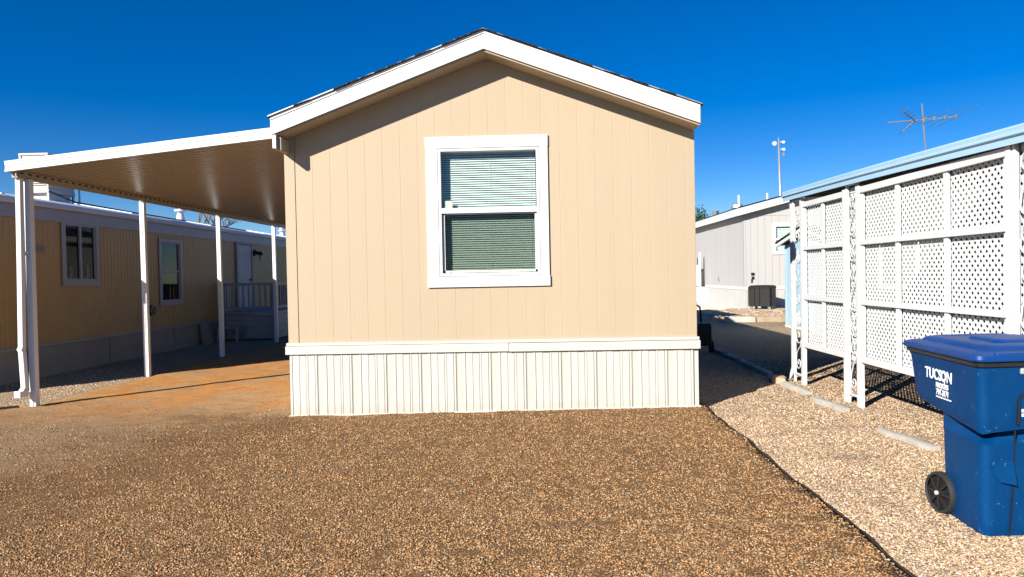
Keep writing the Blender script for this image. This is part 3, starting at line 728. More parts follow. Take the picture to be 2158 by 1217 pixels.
# deck with railing at the neighbour's door
DK = thing('porch_deck', 'grey boarded porch deck with baluster railing and side steps at the ochre home door', 'deck', (-7.7, 18.3, 0))
dx0, dx1, dy0, dy1 = -8.42, -6.98, 18.95, 21.6
m = MB(); m.box(dx0, dx1 + .03, dy0 - .03, dy1, .70, .76); m.build('deck_floor', 'ntrim', DK)
m = MB()
for k in range(4): m.box(dx0, dx1, dy0 + .01 * (k % 2), dy0 + .03, .03 + k * .165, .03 + k * .165 + .157)
for k in range(4): m.box(dx1 - .03, dx1 - .01 * (k % 2), dy0 + .035, dy1, .03 + k * .165, .03 + k * .165 + .157)
m.build('side_board', 'ntrim', DK)
m = MB()
def rail(m, a, b, n):
    a, b = Vector(a), Vector(b)
    for z, h in ((1.50, .07), (.87, .06)): m.beam(a + Vector((0, 0, z)), b + Vector((0, 0, z)), .045, h)
    for k in range(n):
        p = a.lerp(b, (k + .5) / n); m.box(p.x - .022, p.x + .022, p.y - .022, p.y + .022, .87, 1.50)
rail(m, (dx0 + .05, dy0, 0), (dx1 - .04, dy0, 0), 9); rail(m, (dx1 - .03, dy0, 0), (dx1 - .03, dy1 - .0, 0), 15)
m.build('railing', 'ntrim', DK)
for px, py in ((dx0 + .03, dy0), (dx1 - .02, dy0), (dx1 - .02, dy1)):
    MB().box(px - .05, px + .05, py - .05, py + .05, 0, 1.56).build('rail_post', 'ntrim', DK)
m = MB()
for k in range(4): m.box(dx1 - .75, dx1 + .02, dy1 + .25 * k, dy1 + .25 * (k + 1), 0, .60 - .15 * k)
m.build('steps', 'nskirt', DK)
m = MB(); m.beam((dx1 - .02, dy1, 1.5), (dx1 - .02, dy1 + 1.2, .85), .045, .07)
m.beam((dx1 - .02, dy1 + 1.15, 0), (dx1 - .02, dy1 + 1.15, .88), .05, .05); m.build('handrail', 'ntrim', DK)
# step stool + leaning board in the shade
ST = thing('step_stool', 'low white step stool on the dirt in shade beside the porch deck', 'stool', (-8.0, 18.6, 0))
m = MB(); m.box(-8.32, -7.78, 18.35, 18.75, .34, .39); m.build('top', 'ntrim', ST, bevel=.01)
for sx in (-1, 1):
    m = MB(); c = -8.05 + sx * .25
    m.prism([(18.33, 0), (18.43, 0), (18.48, .2), (18.62, .2), (18.67, 0), (18.77, 0), (18.73, .34), (18.37, .34)], 'x', c - .02, c + .02); m.build('leg', 'ntrim', ST)
BD = MB(); BD.loft([[(-8.44, 17.75, .0), (-8.30, 17.75, .0), (-8.30, 18.15, .0), (-8.44, 18.15, .0)], [(-8.48, 17.72, .55), (-8.44, 17.72, .55), (-8.44, 18.1, .55), (-8.48, 18.1, .55)]])
tag(BD.build('loose_board', 'nskirt'), 'loose grey board leaning by the dark gap in the ochre home skirting', 'board')

# ------------------------------------------------------------------ patio cover (pale blue fascia), right neighbour
PX = 3.75
PC = thing('patio_cover', 'patio cover with pale blue fascia on white scrolled iron columns along the right side', 'patio cover', (PX, 8.4, 0))
prof = [(0, 0), (0, .055), (-.022, .068), (-.022, .082), (-.004, .092), (-.010, .125), (.0, .140), (.02, .146), (.06, .146), (.06, .135), (.012, .13), (.012, 0)]
YA, YZ = 2.0, 10.66
fm = MB()
def fz(y): return 2.610 + (-.080) * (YZ - y) / 5.1 + .0 - (0.012 * ((y - 8) / 2.7) ** 2 if y > 0 else 0) + .012
secs = [YZ - (YZ - YA) * i / 24 for i in range(25)]
fm.loft([[(PX - .06 + p[0], yv, fz(yv) + p[1]) for p in prof] for yv in secs]); fm.build('fascia', 'fasciablue', PC)
rm = MB()
rm.loft([[(PX - .04, yv, fz(yv) + .045), (6.68, yv, fz(yv) + .16), (6.68, yv, fz(yv) + .20), (PX - .04, yv, fz(yv) + .085)] for yv in secs])
for k in range(28):
    yv = YA + .12 + k * .30; rm.beam((PX + .0, yv, fz(yv) + .03), (6.66, yv, fz(yv) + .145), .03, .03)
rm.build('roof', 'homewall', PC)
def scroll(cy0, cy1, z0, z1, m):
    """S scroll between two uprights in the YZ plane"""
    cy = (cy0 + cy1) / 2; hw = (cy1 - cy0) / 2 - .03; pts = []
    h = z1 - z0
    def spiral(cyc, czc, r0, r1, a0, a1, n=18):
        return [(PX, cyc + (r0 + (r1 - r0) * i / n) * math.cos(a0 + (a1 - a0) * i / n), czc + (r0 + (r1 - r0) * i / n) * math.sin(a0 + (a1 - a0) * i / n)) for i in range(n + 1)]
    up = spiral(cy, z1 - hw, .012, hw, 2.5 * math.pi + math.pi, 0 + math.pi, 22)
    dn = spiral(cy, z0 + hw, hw, .012, 0, 2.5 * math.pi, 22) if False else spiral(cy, z0 + hw * .8, hw * .8, .012, 0, -2.5 * math.pi, 22)
    mid = [(PX, cy - hw * .6, z1 - hw * 2.2), (PX, cy, (z0 + z1) / 2), (PX, cy + hw * .6, z0 + hw * 1.9)]
    m.tube(up + mid + dn, .0085, 6)
for ci, (ya, yb) in enumerate(((10.10, 10.40), (8.37, 8.63), (5.40, 5.66), (2.6, 2.86))):
    CM = MB(); cc = PX
    for yv in (ya, yb): CM.box(cc - .018, cc + .018, yv - .018, yv + .018, -.03, 2.63)
    CM.box(cc - .03, cc + .03, ya - .02, yb + .02, 2.585, 2.63)
    CM.box(cc - .018, cc + .018, ya + .018, yb - .018, .10, .125)
    C_ = CM.build('column', 'iron', PC, bevel=.004)
    sm = MB()
    zz = .18
    for hgt in (.62, .30, .58, .30, .55): 
        scroll(ya, yb, zz, zz + hgt - .02, sm); zz += hgt
    sm.build('scrollwork', 'iron', C_, smooth=True)
ds = MB(); ds.loft([[(PX - .02 + dx, 10.475, z), (PX + .02 + dx, 10.475, z), (PX + .02 + dx, 10.52, z), (PX - .02 + dx, 10.52, z)] for dx, z in ((0.01, 2.64), (0.01, .18), (-.01, .10))])
ds.loft([[(PX - .03, 10.45, .10), (PX + .01, 10.46, .14), (PX + .01, 10.52, .14), (PX - .03, 10.52, .10)], [(PX - .10, 10.34, .03), (PX - .07, 10.33, .07), (PX - .06, 10.38, .07), (PX - .09, 10.39, .03)]])
ds.build('downspout', 'iron', PC)

def lattice_panel(m, y0, y1, z0, z1, x, flip, pitch=.0785, wd=.029):
    s2 = pitch / 2 ** .5 * 1.0
    # strips at 45deg: lines y +/- z = c with spacing pitch (vertical)
    rngc = [(y0 - z1, y1 - z0), (y0 + z0, y1 + z1)]
    for k, sgn in enumerate((-1, 1)):
        c = rngc[k][0] - (rngc[k][0] % pitch)
        hw = wd / 2 * 2 ** .5
        xx0, xx1 = (x - .0028, x) if k == 0 else (x + .0003, x + .0031)
        while c < rngc[k][1] + pitch:
            L = 10
            if sgn == 1: poly = [(c + L, -L - hw), (c + L, -L + hw), (c - L, L + hw), (c - L, L - hw)]
            else: poly = [(c - L, -L - hw), (c + L, L - hw), (c + L, L + hw), (c - L, -L + hw)]
            for ax, lim, kl in ((0, y1, True), (0, y0, False), (1, z1, True), (1, z0, False)):
                if len(poly) >= 3: poly = clip_poly(poly, ax, lim, kl)
            if len(poly) >= 3:
                # drop degenerate repeats
                q = []
                for p_ in poly:
                    if not q or (abs(p_[0] - q[-1][0]) + abs(p_[1] - q[-1][1])) > 1e-5: q.append(p_)
                if len(q) >= 3 and (abs(q[0][0] - q[-1][0]) + abs(q[0][1] - q[-1][1])) < 1e-5: q.pop()
                if len(q) >= 3: m.prism(q, 'x', xx0, xx1)
            c += pitch
def screen(y0, y1, mull, label, ext=0, ext0=0):
    T = thing('lattice_screen', label, 'lattice screen', (PX, (y0 + y1) / 2, 0), 'white lattice screens between the iron columns')
    zt, zb_ = 2.50, .56; rz = [.56, 1.215, 1.90, 2.50]
    lx = PX + .04
    m = MB(); lattice_panel(m, y0 - ext0, y1 + ext, zb_, zt, lx, False); m.build('lattice', 'lattice', T)
    for yv, a_ in ((y0, 1), (y1, 0)):
        MB().box(PX - .025, PX + .025, yv - .03, yv + .03, -.03, 2.55).build('post', 'lattice', T, bevel=.003)
    for i, z in enumerate(rz):
        h = .055 if 0 < i < 3 else .07
        MB().box(PX - .020, PX + .018, y0 + .031, y1 - .031, z - h / 2, z + h / 2).build('rail', 'lattice', T, bevel=.003)
    for yv in mull:
        for i in range(3):
            h0 = .0355 if i == 0 else .028; h1 = .0355 if i == 2 else .028
            MB().box(PX - .004, PX + .022, yv - .032, yv + .032, rz[i] + h0, rz[i + 1] - h1).build('mullion', 'lattice', T)
    # side stiles
    for yv in (y0 + .055, y1 - .055):
        for i in range(3):
            h0 = .0355 if i == 0 else .028; h1 = .0355 if i == 2 else .028
            MB().box(PX - .002, PX + .022, yv - .024, yv + .024, rz[i] + h0, rz[i + 1] - h1).build('stile', 'lattice', T)
screen(8.69, 10.04, [9.37], 'narrow white lattice screen farthest back, left of the second iron column')
screen(5.72, 8.31, [7.47, 6.60], 'wide white lattice screen behind the blue bin with two mullions', .0)
screen(2.90, 5.34, [4.1], 'white lattice screen at the right edge, seen past the nearest iron column', .0)
for (a_, b_, lab) in ((8.31, 8.69, 'tall thin lattice strip behind the second iron column'), (5.34, 5.72, 'lattice strip behind the scrolled column at the right edge')):
    m = MB(); lattice_panel(m, a_ + .031, b_ - .031, .56, 2.50, PX + .04, False)
    m.box(PX + .03, PX + .05, a_ + .032, b_ - .032, 2.50, 2.56); m.box(PX + .03, PX + .05, a_ + .032, b_ - .032, .51, .56)
    tag(m.build('lattice_strip', 'lattice'), lab, 'lattice')

RH = thing('mobile_home', 'low mobile home in deep shade behind the white lattice screens', 'mobile home', (6.7, 3, 0))
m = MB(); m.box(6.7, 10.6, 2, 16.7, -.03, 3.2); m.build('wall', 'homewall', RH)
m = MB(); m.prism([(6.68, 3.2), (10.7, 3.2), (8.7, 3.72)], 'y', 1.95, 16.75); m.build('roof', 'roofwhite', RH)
for y0_ in (4.2, 8.2, 12.6):
    m = MB()
    for a_, b_, c_, d_ in ((0, 1.4, 0, .08), (0, 1.4, .92, 1.0), (0, .08, .08, .92), (1.32, 1.4, .08, .92)): m.box(6.66, 6.699, y0_ + a_, y0_ + b_, 1.2 + c_, 1.2 + d_)
    m.build('window', 'lattice', RH)

# TV antenna on that roof
AN = thing('tv_antenna', 'rooftop television antenna of many thin rods on a bent mast', 'antenna', (8.7, 16.07, 3.7))
m = MB(); ax, ay, az_ = 8.70, 16.07, 4.87
m.tube([(ax + .02, ay, 3.6), (ax + .01, ay, 4.1), (ax - .03, ay, 4.6), (ax - .045, ay, 4.87), (ax - .07, ay, 5.22)], .016, 8); m.build('mast', 'antenna', AN)
th = R(11); bd = Vector((math.cos(th), -math.sin(th), 0)); el = Vector((math.sin(th), math.cos(th), 0))
def ap(u): return Vector((ax - .03, ay, az_)) + bd * u + Vector((0, 0, .03 * u))
m = MB(); m.beam(ap(-.74), ap(.66), .018, .018)
for k in range(11): m.obox(ap(-.72 + k * .052), bd * .022, el * .05, Vector((0, 0, .03)))
m.build('boom', 'antenna', AN)
m = MB()
for u, h in ((.64, 1.15), (.42, 1.0), (.22, .78), (.02, .60), (-.10, .45), (-.22, .36)):
    p = ap(u); m.tube([p - el * h, p + el * h], .007, 6)
for u in (.64, .42, .20, .02): m.obox(ap(u) + Vector((0, 0, .0)), bd * .06, el * .05, Vector((0, 0, .07)))
m.build('element', 'antenna', AN)
m = MB(); c = ap(-.18)
for sz in (1, -1):
    tip = c + Vector((0, 0, sz * .24)) - bd * .26; m.tube([c, tip], .014, 6)
    for k in range(4):
        p = c.lerp(tip, .3 + .22 * k); m.tube([p - el * (.35), p + el * (.35)], .0055, 5)
m.build('reflector', 'antenna', AN)

# ------------------------------------------------------------------ blue shed
SH = thing('garden_shed', 'narrow pale blue shed with small white gable roof behind the lattice end', 'shed', (7.1, 20.2, 0))
shx, shy0, shy1 = 7.12, 17.0, 20.42; mid = (shy0 + shy1) / 2
m = MB(); m.prism([(shy0, .06), (shy1, .06), (shy1, 2.30), (mid, 2.60), (shy0, 2.30)], 'x', shx, shx + 2.0); m.build('wall', 'shedblue', SH)
m = MB()
for e in (shy0 - .12, shy1 + .12): m.prism([(e, 2.27), (mid, 2.60), (mid, 2.70), (e, 2.37)], 'x', shx - .20, shx - .16)
m.build('fascia', 'white', SH)
m = MB()
for e in (shy0 - .16, shy1 + .16): m.prism([(e, 2.36), (mid, 2.705), (mid, 2.74), (e, 2.40)], 'x', shx - .23, shx + 2.2)
m.build('roof', 'shingle', SH)
m = MB()
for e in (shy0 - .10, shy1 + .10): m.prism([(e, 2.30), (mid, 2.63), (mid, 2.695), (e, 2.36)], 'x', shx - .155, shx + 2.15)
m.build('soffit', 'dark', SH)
m = MB(); m.box(shx - .02, shx + 2.0, shy0 - .02, shy1 + .02, -.03, .055); m.build('sill', 'white', SH)
m = MB(); m.box(shx - .012, shx - .001, shy1 - .08, shy1 + .01, .06, 2.27); m.build('corner_board', 'shedblue', SH)

# ------------------------------------------------------------------ grey house
GH = thing('mobile_home', 'pale grey double-wide home with white fascia and skirting in the right background', 'mobile home', (8.9, 30.5, 0))
GX, GY, GB = 8.9, 30.5, 37.2
gr = 12.4; gzE = 4.0; gs = .25
def gz_(x): return gzE + (min(x, 2 * gr - x) - GX) * gs
m = MB()
# grooved siding as narrow panels with real joints
x = GX
while x < 2 * gr - GX - .01:
    e = min(x + .30, 2 * gr - GX)
    if not (10.1 < (x + e) / 2 < 11.1):
        m.prism([(x + .004, .84), (e - .004, .84), (e - .004, gz_(e)), (x + .004, gz_(x))], 'y', GY, GY + .05)
    else:
        m.box(x + .004, e - .004, GY, GY + .05, .84, 2.25); m.prism([(x + .004, 3.60), (e - .004, 3.60), (e - .004, gz_(e)), (x + .004, gz_(x))], 'y', GY, GY + .05)
    x = e
m.prism([(GX + .01, .84), (2 * gr - GX - .01, .84), (2 * gr - GX - .01, 3.98), (gr, gz_(gr) - .02), (GX + .01, 3.98)], 'y', GY + .4, GB + 6)
y = GY + .06
while y < GB:
    e = min(y + .30, GB); m.box(GX, GX + .05, y + .004, e - .004, .84, gzE); y = e
m.box(GX + .02, GX + .1, GY + .06, GB, .84, gzE)
m.build('wall', 'greyhouse', GH)
m = MB()
for z0_, z1_, pr in ((.80, .93, .03), ): m.box(GX - pr, 2 * gr - GX, GY - pr, GY - .001, z0_, z1_); m.box(GX - pr, GX - .001, GY + .0, GB, z0_, z1_)
m.build('belt_trim', 'greytrim', GH)
m = MB(); m.box(GX - .01, GX + .09, GY - .012, GY - .002, .935, gzE - .06); m.box(GX - .012, GX - .002, GY - .012, GY + .1, .935, gzE - .02)
m.box(GX + .091, 2 * gr - GX, GY - .014, GY - .002, 3.93, 4.0); m.build('corner_board', 'greyhouse', GH)
m = MB(); skirt(m, GX, 2 * gr - GX, GY - .01, -.03, .80, per=.26); y = GY
while y < GB: m.box(GX - .012, GX + .02, y + .01, y + .12, -.03, .80); m.box(GX - .004, GX + .02, y + .12, y + .16, -.03, .80); y += .16
m.build('skirting', ['greyskirt', 'greyskirt'], GH)
# fascia: side eave then gable
m = MB(); EX = GX - .28
ez = gzE - .28 * gs
m.box(EX - .02, EX, GY - .3, GB + 6.5, ez + .0, ez + .31)
m.prism([(EX, ez), (gr, gz_(gr)), (gr, gz_(gr) + .31), (EX, ez + .31)], 'y', GY - .34, GY - .30)
m.prism([(2 * gr - EX, ez), (gr, gz_(gr)), (gr, gz_(gr) + .31), (2 * gr - EX, ez + .31)], 'y', GY - .34, GY - .30)
m.build('fascia', 'greytrim', GH)
m = MB()
m.prism([(EX - .03, ez + .312), (gr, gz_(gr) + .312), (gr, gz_(gr) + .36), (EX - .03, ez + .35)], 'y', GY - .37, GB + 6.5)
m.prism([(2 * gr - EX + .03, ez + .312), (gr, gz_(gr) + .312), (gr, gz_(gr) + .36), (2 * gr - EX + .03, ez + .35)], 'y', GY - .37, GB + 6.5)
m.build('roof', 'shingle', GH)
m = MB(); m.prism([(EX + .001, ez + .05), (GX + .0, gzE + .05), (GX, gzE + .09), (EX + .001, ez + .09)], 'y', GY - .29, GB + 6.4); m.build('soffit', 'greyhouse', GH)
# window on the end wall
t = MB(); a_, b_, c_, d_ = 10.22, 11.0, 2.38, 3.48
t.box(a_ - .12, b_ + .12, GY - .03, GY - .001, d_, d_ + .13); t.box(a_ - .12, b_ + .12, GY - .03, GY - .001, c_ - .11, c_)
t.box(a_ - .12, a_, GY - .03, GY - .001, c_, d_); t.box(b_, b_ + .12, GY - .03, GY - .001, c_, d_)
GW = t.build('window', 'greytrim', GH)
f = MB(); f.box(a_, a_ + .04, GY - .025, GY + .04, c_, d_); f.box(b_ - .04, b_, GY - .025, GY + .04, c_, d_); f.box(a_ + .04, b_ - .04, GY - .025, GY + .04, 2.88, 2.95); f.box(a_ + .04, b_ - .04, GY - .02, GY + .04, d_ - .03, d_); f.box(a_ + .04, b_ - .04, GY - .02, GY + .04, c_, c_ + .03)
f.build('window_frame', 'vinyl', GW)
MB().box(a_ + .04, b_ - .04, GY + .005, GY + .01, c_ + .03, d_ - .03).build('pane', 'glass', GW)
f = MB(); z = c_
while z < d_: f.add([(a_, GY + .07, z), (b_, GY + .07, z), (b_, GY + .09, z + .045), (a_, GY + .09, z + .045)], [(0, 1, 2, 3)]); z += .06
f.build('blind', 'blind', GW)
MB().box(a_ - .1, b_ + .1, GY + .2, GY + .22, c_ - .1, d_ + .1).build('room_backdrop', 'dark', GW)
# outlet boxes
m = MB(); m.box(9.20, 9.32, GY - .05, GY - .001, 1.42, 1.52); m.box(9.22, 9.31, GY - .045, GY - .001, 1.25, 1.36); m.box(9.20, 9.25, GY - .03, GY - .001, 1.1, 1.25); m.build('outlet_box', 'grille', GH)
m = MB(); m.box(GX - .05, GX - .001, 34.4, 34.6, 1.15, 1.35); m.build('hose_bib', 'galv', GH)
# porch at the far end
m = MB(); m.box(GX - .0, GX + 2.5, GB + 2.6, GB + 2.7, .84, 4.0); m.box(GX + .06, GX + .12, GB + .01, GB + 2.6, .84, 4.0); m.build('porch_wall', 'homewall', GH)
m = MB(); m.box(GX - .35, GX + 2.4, GB + .02, GB + 3.0, -.03, .82); m.build('porch_base', 'driveway', GH)
m = MB()
for z0_, z1_ in ((.86, .98), (1.85, 1.97)): m.box(GX - .33, GX - .27, GB + .05, GB + 3.0, z0_, z1_)
for k in range(15): m.box(GX - .32, GX - .28, GB + .1 + k * .19, GB + .22 + k * .19, .98, 1.85)
for yv in (GB + .05, GB + 1.5, GB + 2.95): m.box(GX - .35, GX - .25, yv - .05, yv + .05, .82, 2.6)
m.build('porch_railing', 'greytrim', GH)
# roof pipes
for (x_, y_, z0_, z1_, r_) in ((8.50 + .6, 31.8, 4.5, 4.95, .05), (10.15, 31.2, 4.6, 4.95, .05)):
    MB().tube([(x_, y_, z0_ - .1), (x_, y_, z1_)], r_, 8).build('roof_vent', 'greytrim', GH)
m = MB(); m.tube([(9.35, 33, 4.5), (9.35, 33, 4.62), (9.35, 33, 4.72)], [.28, .25, .08], 10); m.build('turbine_vent', 'galv', GH); MB().tube([(9.0, 35.5, 4.35), (9.0, 35.5, 4.58)], [.12, .2], 8).build('roof_vent', 'galv', GH)

# AC condenser
AC = thing('air_conditioner', 'black louvered air conditioner unit on short feet by the pale grey house wall', 'air conditioner', (9.55, 29.4, 0))
def rr_ring(cx, cy, w, d, r, z, rot, n=6):
    pts = []
    for sx, sy, a0 in ((1, 1, 0), (-1, 1, 90), (-1, -1, 180), (1, -1, 270)):
        for k in range(n + 1):
            t = R(a0 + 90 * k / n); pts.append((cx + sx * (w / 2 - r) + r * math.cos(t), cy + sy * (d / 2 - r) + r * math.sin(t), z))
    return rotz(pts, (cx, cy), rot)
acx, acy, aro = 9.30, 29.35, R(-32)
m = MB(); m.loft([rr_ring(acx, acy, .88, .88, .08, z, aro) for z in (.16, .16, .88)]); m.build('housing', 'grille', AC, smooth=40)
m = MB(); m.loft([rr_ring(acx, acy, .93, .93, .10, .88, aro), rr_ring(acx, acy, .93, .93, .10, .95, aro), rr_ring(acx, acy, .80, .80, .10, 1.0, aro), rr_ring(acx, acy, .5, .5, .1, 1.01, aro)]); m.build('lid', 'grille', AC, smooth=40)
m = MB(); 
for k in range(15): m.loft([rr_ring(acx, acy, .905, .905, .085, .20 + k * .046 + q, aro) for q in (0, .014)])
m.build('louver', 'black', AC)
for sx, sy in ((-.35, -.35), (.35, -.35), (-.35, .35), (.35, .35)):
    p = rotz([(acx + sx, acy + sy, 0)], (acx, acy), aro)[0]; MB().box(p[0] - .05, p[0] + .05, p[1] - .05, p[1] + .05, 0.0, .16).build('foot', 'galv', AC)
m = MB(); 
for sx in (-.44, -.2, .0): 
    p = rotz([(acx + sx, acy - .46, 0)], (acx, acy), aro)[0]; m.box(p[0] - .012, p[0] + .012, p[1] - .012, p[1] + .012, .16, .93)
m.build('grille_rib', 'black', AC)

# light pole far away
LP = thing('light_pole', 'tall grey pole with three floodlights rising behind the pale grey house roof', 'light pole', (20.6, 60, 0))
m = MB(); m.tube([(20.72, 60, 0), (20.62, 60, 6), (20.50, 60, 12.6)], [.15, .11, .08], 12); m.build('pole', 'galv', LP, smooth=True)
for (dx, z) in ((-.42, 12.15), (.32, 12.25), (.34, 11.65)):
    m = MB(); cxx = 20.52 + dx; m.tube([(cxx + (.22 if dx < 0 else -.22), 60, z), (cxx, 60, z)], .04, 6)
    rad = .18 if dx < 0 else .12
    m.tube([(cxx, 60.15, z), (cxx, 60.0, z), (cxx, 59.85, z - .03), (cxx, 59.8, z - .04)], [rad * .4, rad * .8, rad, rad], 14)
    m.build('floodlight', 'greytrim', LP, smooth=40)
m = MB(); m.box(20.80, 20.95, 59.95, 60.05, 11.1, 11.35); m.build('bracket', 'galv', LP)

# ------------------------------------------------------------------ curbs, bricks
def block(name, x, y, ang, l, w_, h, mat, label, cat, group, z=0, seed=0):
    m = MB(); rnd = random.Random(seed + 11); n = 8; rings = []
    for i in range(n + 1):
        t = -l / 2 + l * i / n; k = 1 - (.12 if i in (0, n) else 0)
        cy = .012 * math.sin(i * 1.3 + seed)
        j = [rnd.uniform(-.004, .004) for _ in range(6)]
        hh = h * k
        rings.append([(t, cy - w_ / 2 * k + j[0], -.03), (t, cy - w_ / 2 * k + j[1], hh * .7), (t, cy - w_ / 3 * k + j[2], hh + j[3]), (t, cy + w_ / 3 * k, hh + j[4]), (t, cy + w_ / 2 * k + j[5], hh * .7), (t, cy + w_ / 2 * k, -.03)])
    m.loft(rings); o = m.build(name, mat, smooth=50); o.location = (x, y, z); o.rotation_euler = (R(random.uniform(-3, 3)), R(random.uniform(-2, 2)), ang)
    return tag(o, label, cat, group)
G = 'row of half-buried concrete edging blocks right of the house'
rows = [(3.43, 6.70, R(96), .82, .11, .035, 'concrete', 'longest grey edging block, half buried, nearest the blue bin'),
        (3.44, 8.46, R(95), .76, .13, .045, 'concrete', 'grey edging block half buried just left of the second iron column base'),
        (3.48, 9.62, R(94), .78, .13, .05, 'concrete', 'grey edging block between the pink brick and the next block'),
        ]
for i, (x, y, a, l, w_, h, mt, lab) in enumerate(rows): block('edging_block', x, y, a, l, w_, h, mt, lab, 'edging block', G, 0, i)
block('edging_brick', 3.50, 10.38, R(70), .36, .20, .075, 'brick', 'pinkish brick lying at the edge of the house shadow', 'brick', None, 0, 5)
shade = ['grey edging block in the shade, nearest the pink brick', 'grey edging block in the shade, second from the pink brick', 'grey edging block in the shade, third from the pink brick', 'grey edging block in the shade, farthest from the pink brick']
for i, (y, l) in enumerate(((11.25, .8), (12.2, .8), (13.15, .8), (14.1, .8))): block('edging_block', 3.55 + .02 * i, y, R(91), l, .12, .06, 'concrete', shade[i], 'edging block', G, 0, 20 + i)
GB_ = 'stone curb blocks along the orange stone bed'
for i in range(5):
    c = i * .95
    o = block('curb_block', 6.45 + c, 22.62 - c * .12, R(-6), .92, .26, .17, 'concrete' if i < 1 else 'tanblock', ['greyish curb block at the left end of the orange stone bed', 'tan curb block, second from the left along the stone bed', 'tan curb block, third from the left along the stone bed', 'tan curb block, fourth from the left along the stone bed', 'tan curb block, farthest right, mostly hidden by the blue shed'][i], 'curb block', GB_, 0, 40 + i)

# black handled cart in the shade
CT = thing('utility_cart', 'black hooped garden cart in the deep shade right of the tan house', 'cart', (3.2, 14.0, 0))
m = MB(); cx_, cy_ = 3.22, 14.1
m.loft([[(cx_ - .20, cy_ - .22, .16), (cx_ + .20, cy_ - .22, .16), (cx_ + .20, cy_ + .22, .16), (cx_ - .20, cy_ + .22, .16)], [(cx_ - .22, cy_ - .24, .60), (cx_ + .20, cy_ - .24, .60), (cx_ + .20, cy_ + .24, .60), (cx_ - .22, cy_ + .24, .60)]])
m.build('body', 'black', CT, bevel=.03)
m = MB(); m.tube([(cx_ - .13, cy_ + .2, .55), (cx_ - .13, cy_ + .22, .85), (cx_ - .09, cy_ + .22, .93), (cx_ + .0, cy_ + .22, .95), (cx_ + .07, cy_ + .22, .90), (cx_ + .09, cy_ + .22, .82), (cx_ + .09, cy_ + .2, .55)], .018, 8); m.build('hoop', 'black', CT, smooth=True)
m = MB(); m.tube([(cx_ + .20, cy_ - .2, .76), (cx_ + .30, cy_ - .2, .75), (cx_ + .36, cy_ - .2, .70), (cx_ + .37, cy_ - .2, .60)], .013, 8); m.build('handle', 'iron', CT, smooth=True)
for sx in (-.26, .26):
    m = MB(); m.tube([(cx_ + sx - .03, cy_ + .1, .12), (cx_ + sx + .03, cy_ + .1, .12)], .12, 16); m.build('wheel', 'rubber', CT, smooth=40)

# ------------------------------------------------------------------ blue recycling bin
BC = Vector((2.63, 4.27, 0)); au, at_ = R(5), R(84)
U = Vector((math.sin(au), math.cos(au), 0)); T_ = Vector((math.sin(at_), math.cos(at_), 0))
def bp(s, t, z): v = BC + U * s + T_ * t; return (v.x, v.y, z)
BN = thing('recycling_bin', 'blue wheeled recycling bin with white lettering at the right edge', 'recycling bin', tuple(BC))
def bring(s0, s1, t0, t1, r, z, n=6, zf=None, dent=0):
    pts = []
    for cs, ct, a0 in ((s1 - r, t1 - r, 0), (s0 + r, t1 - r, 90), (s0 + r, t0 + r, 180), (s1 - r, t0 + r, 270)):
        for k in range(n + 1):
            a = R(a0 + 90 * k / n)
            s_ = cs + r * math.cos(a) if a0 in (0, 270) else cs + r * math.cos(a)
            t_ = ct + r * math.sin(a)
            k_ = max(0, 1 - (s_ + t_) / .26) * dent; s_ += k_; t_ += k_
            zz = z if zf is None else z + zf(s_, t_)
            pts.append(bp(s_, t_, zz))
    return pts
TW = .70
# lower body
lowrings = [bring(.008, .475, .008, TW - .008, .07, -.012), bring(-.002, .492, -.002, TW + .002, .07, .012), bring(.0, .50, .0, TW, .07, .08), bring(-.004, .512, -.004, TW + .004, .07, .35), bring(-.005, .516, -.005, TW + .005, .068, .52), bring(-.006, .518, -.006, TW + .006, .065, .545, dent=.0), bring(-.006, .519, -.006, TW + .006, .065, .60, dent=.10),
            bring(-.002, .52, -.002, TW + .002, .06, .70, dent=.12)]
m = MB(); m.loft(lowrings)
# upper body: flares out with a sagging V corner at the front
def vee(s_, t_):
    k = max(0, 1 - (abs(s_) + abs(t_)) / .26); return -.060 * k ** .8 + .028 * max(0, (s_ - .5) / .35)
up = [bring(.02, .50, .02, TW - .02, .06, .665, zf=vee), bring(-.018, .80, -.02, TW + .02, .06, .668, zf=vee), bring(-.026, .845, -.028, TW + .028, .06, .70, zf=lambda s, t: vee(s, t) * .6), bring(-.028, .87, -.03, TW + .03, .06, .76),
      bring(-.034, .895, -.035, TW + .035, .055, .90), bring(-.036, .915, -.038, TW + .038, .05, .985), bring(-.036, .935, -.04, TW + .04, .05, 1.0), bring(-.036, .95, -.04, TW + .04, .05, 1.025)]
m.loft(up)
BODY = m.build('body', 'bin', BN, smooth=38)
m = MB(); m.loft([bring(-.05, .955, -.052, TW + .052, .05, 1.012), bring(-.052, .958, -.055, TW + .055, .05, 1.035)]); m.build('rim', 'black', BN, smooth=38)
lift = lambda s_, t_: .0
def dome(s_, t_): return .02 * max(0, 1 - ((s_ - .45) / .6) ** 2)
lid = [bring(-.055, .955, -.06, TW + .06, .06, 1.040), bring(-.068, .968, -.072, TW + .072, .065, 1.044), bring(-.072, .970, -.076, TW + .076, .065, 1.056), bring(-.068, .967, -.072, TW + .072, .065, 1.072, zf=dome),
       bring(-.03, .94, -.035, TW + .035, .07, 1.082, zf=dome), bring(.05, .905, .02, TW - .02, .08, 1.083, zf=dome), bring(.075, .885, .05, TW - .05, .08, 1.104, zf=dome), bring(.15, .84, .10, TW - .10, .08, 1.112, zf=dome), bring(.19, .80, .14, TW - .14, .07, 1.100, zf=dome), bring(.3, .7, .25, TW - .25, .05, 1.104, zf=dome)]
m = MB(); m.loft(lid); LID = m.build('lid', 'bin_lid', BN, smooth=30)
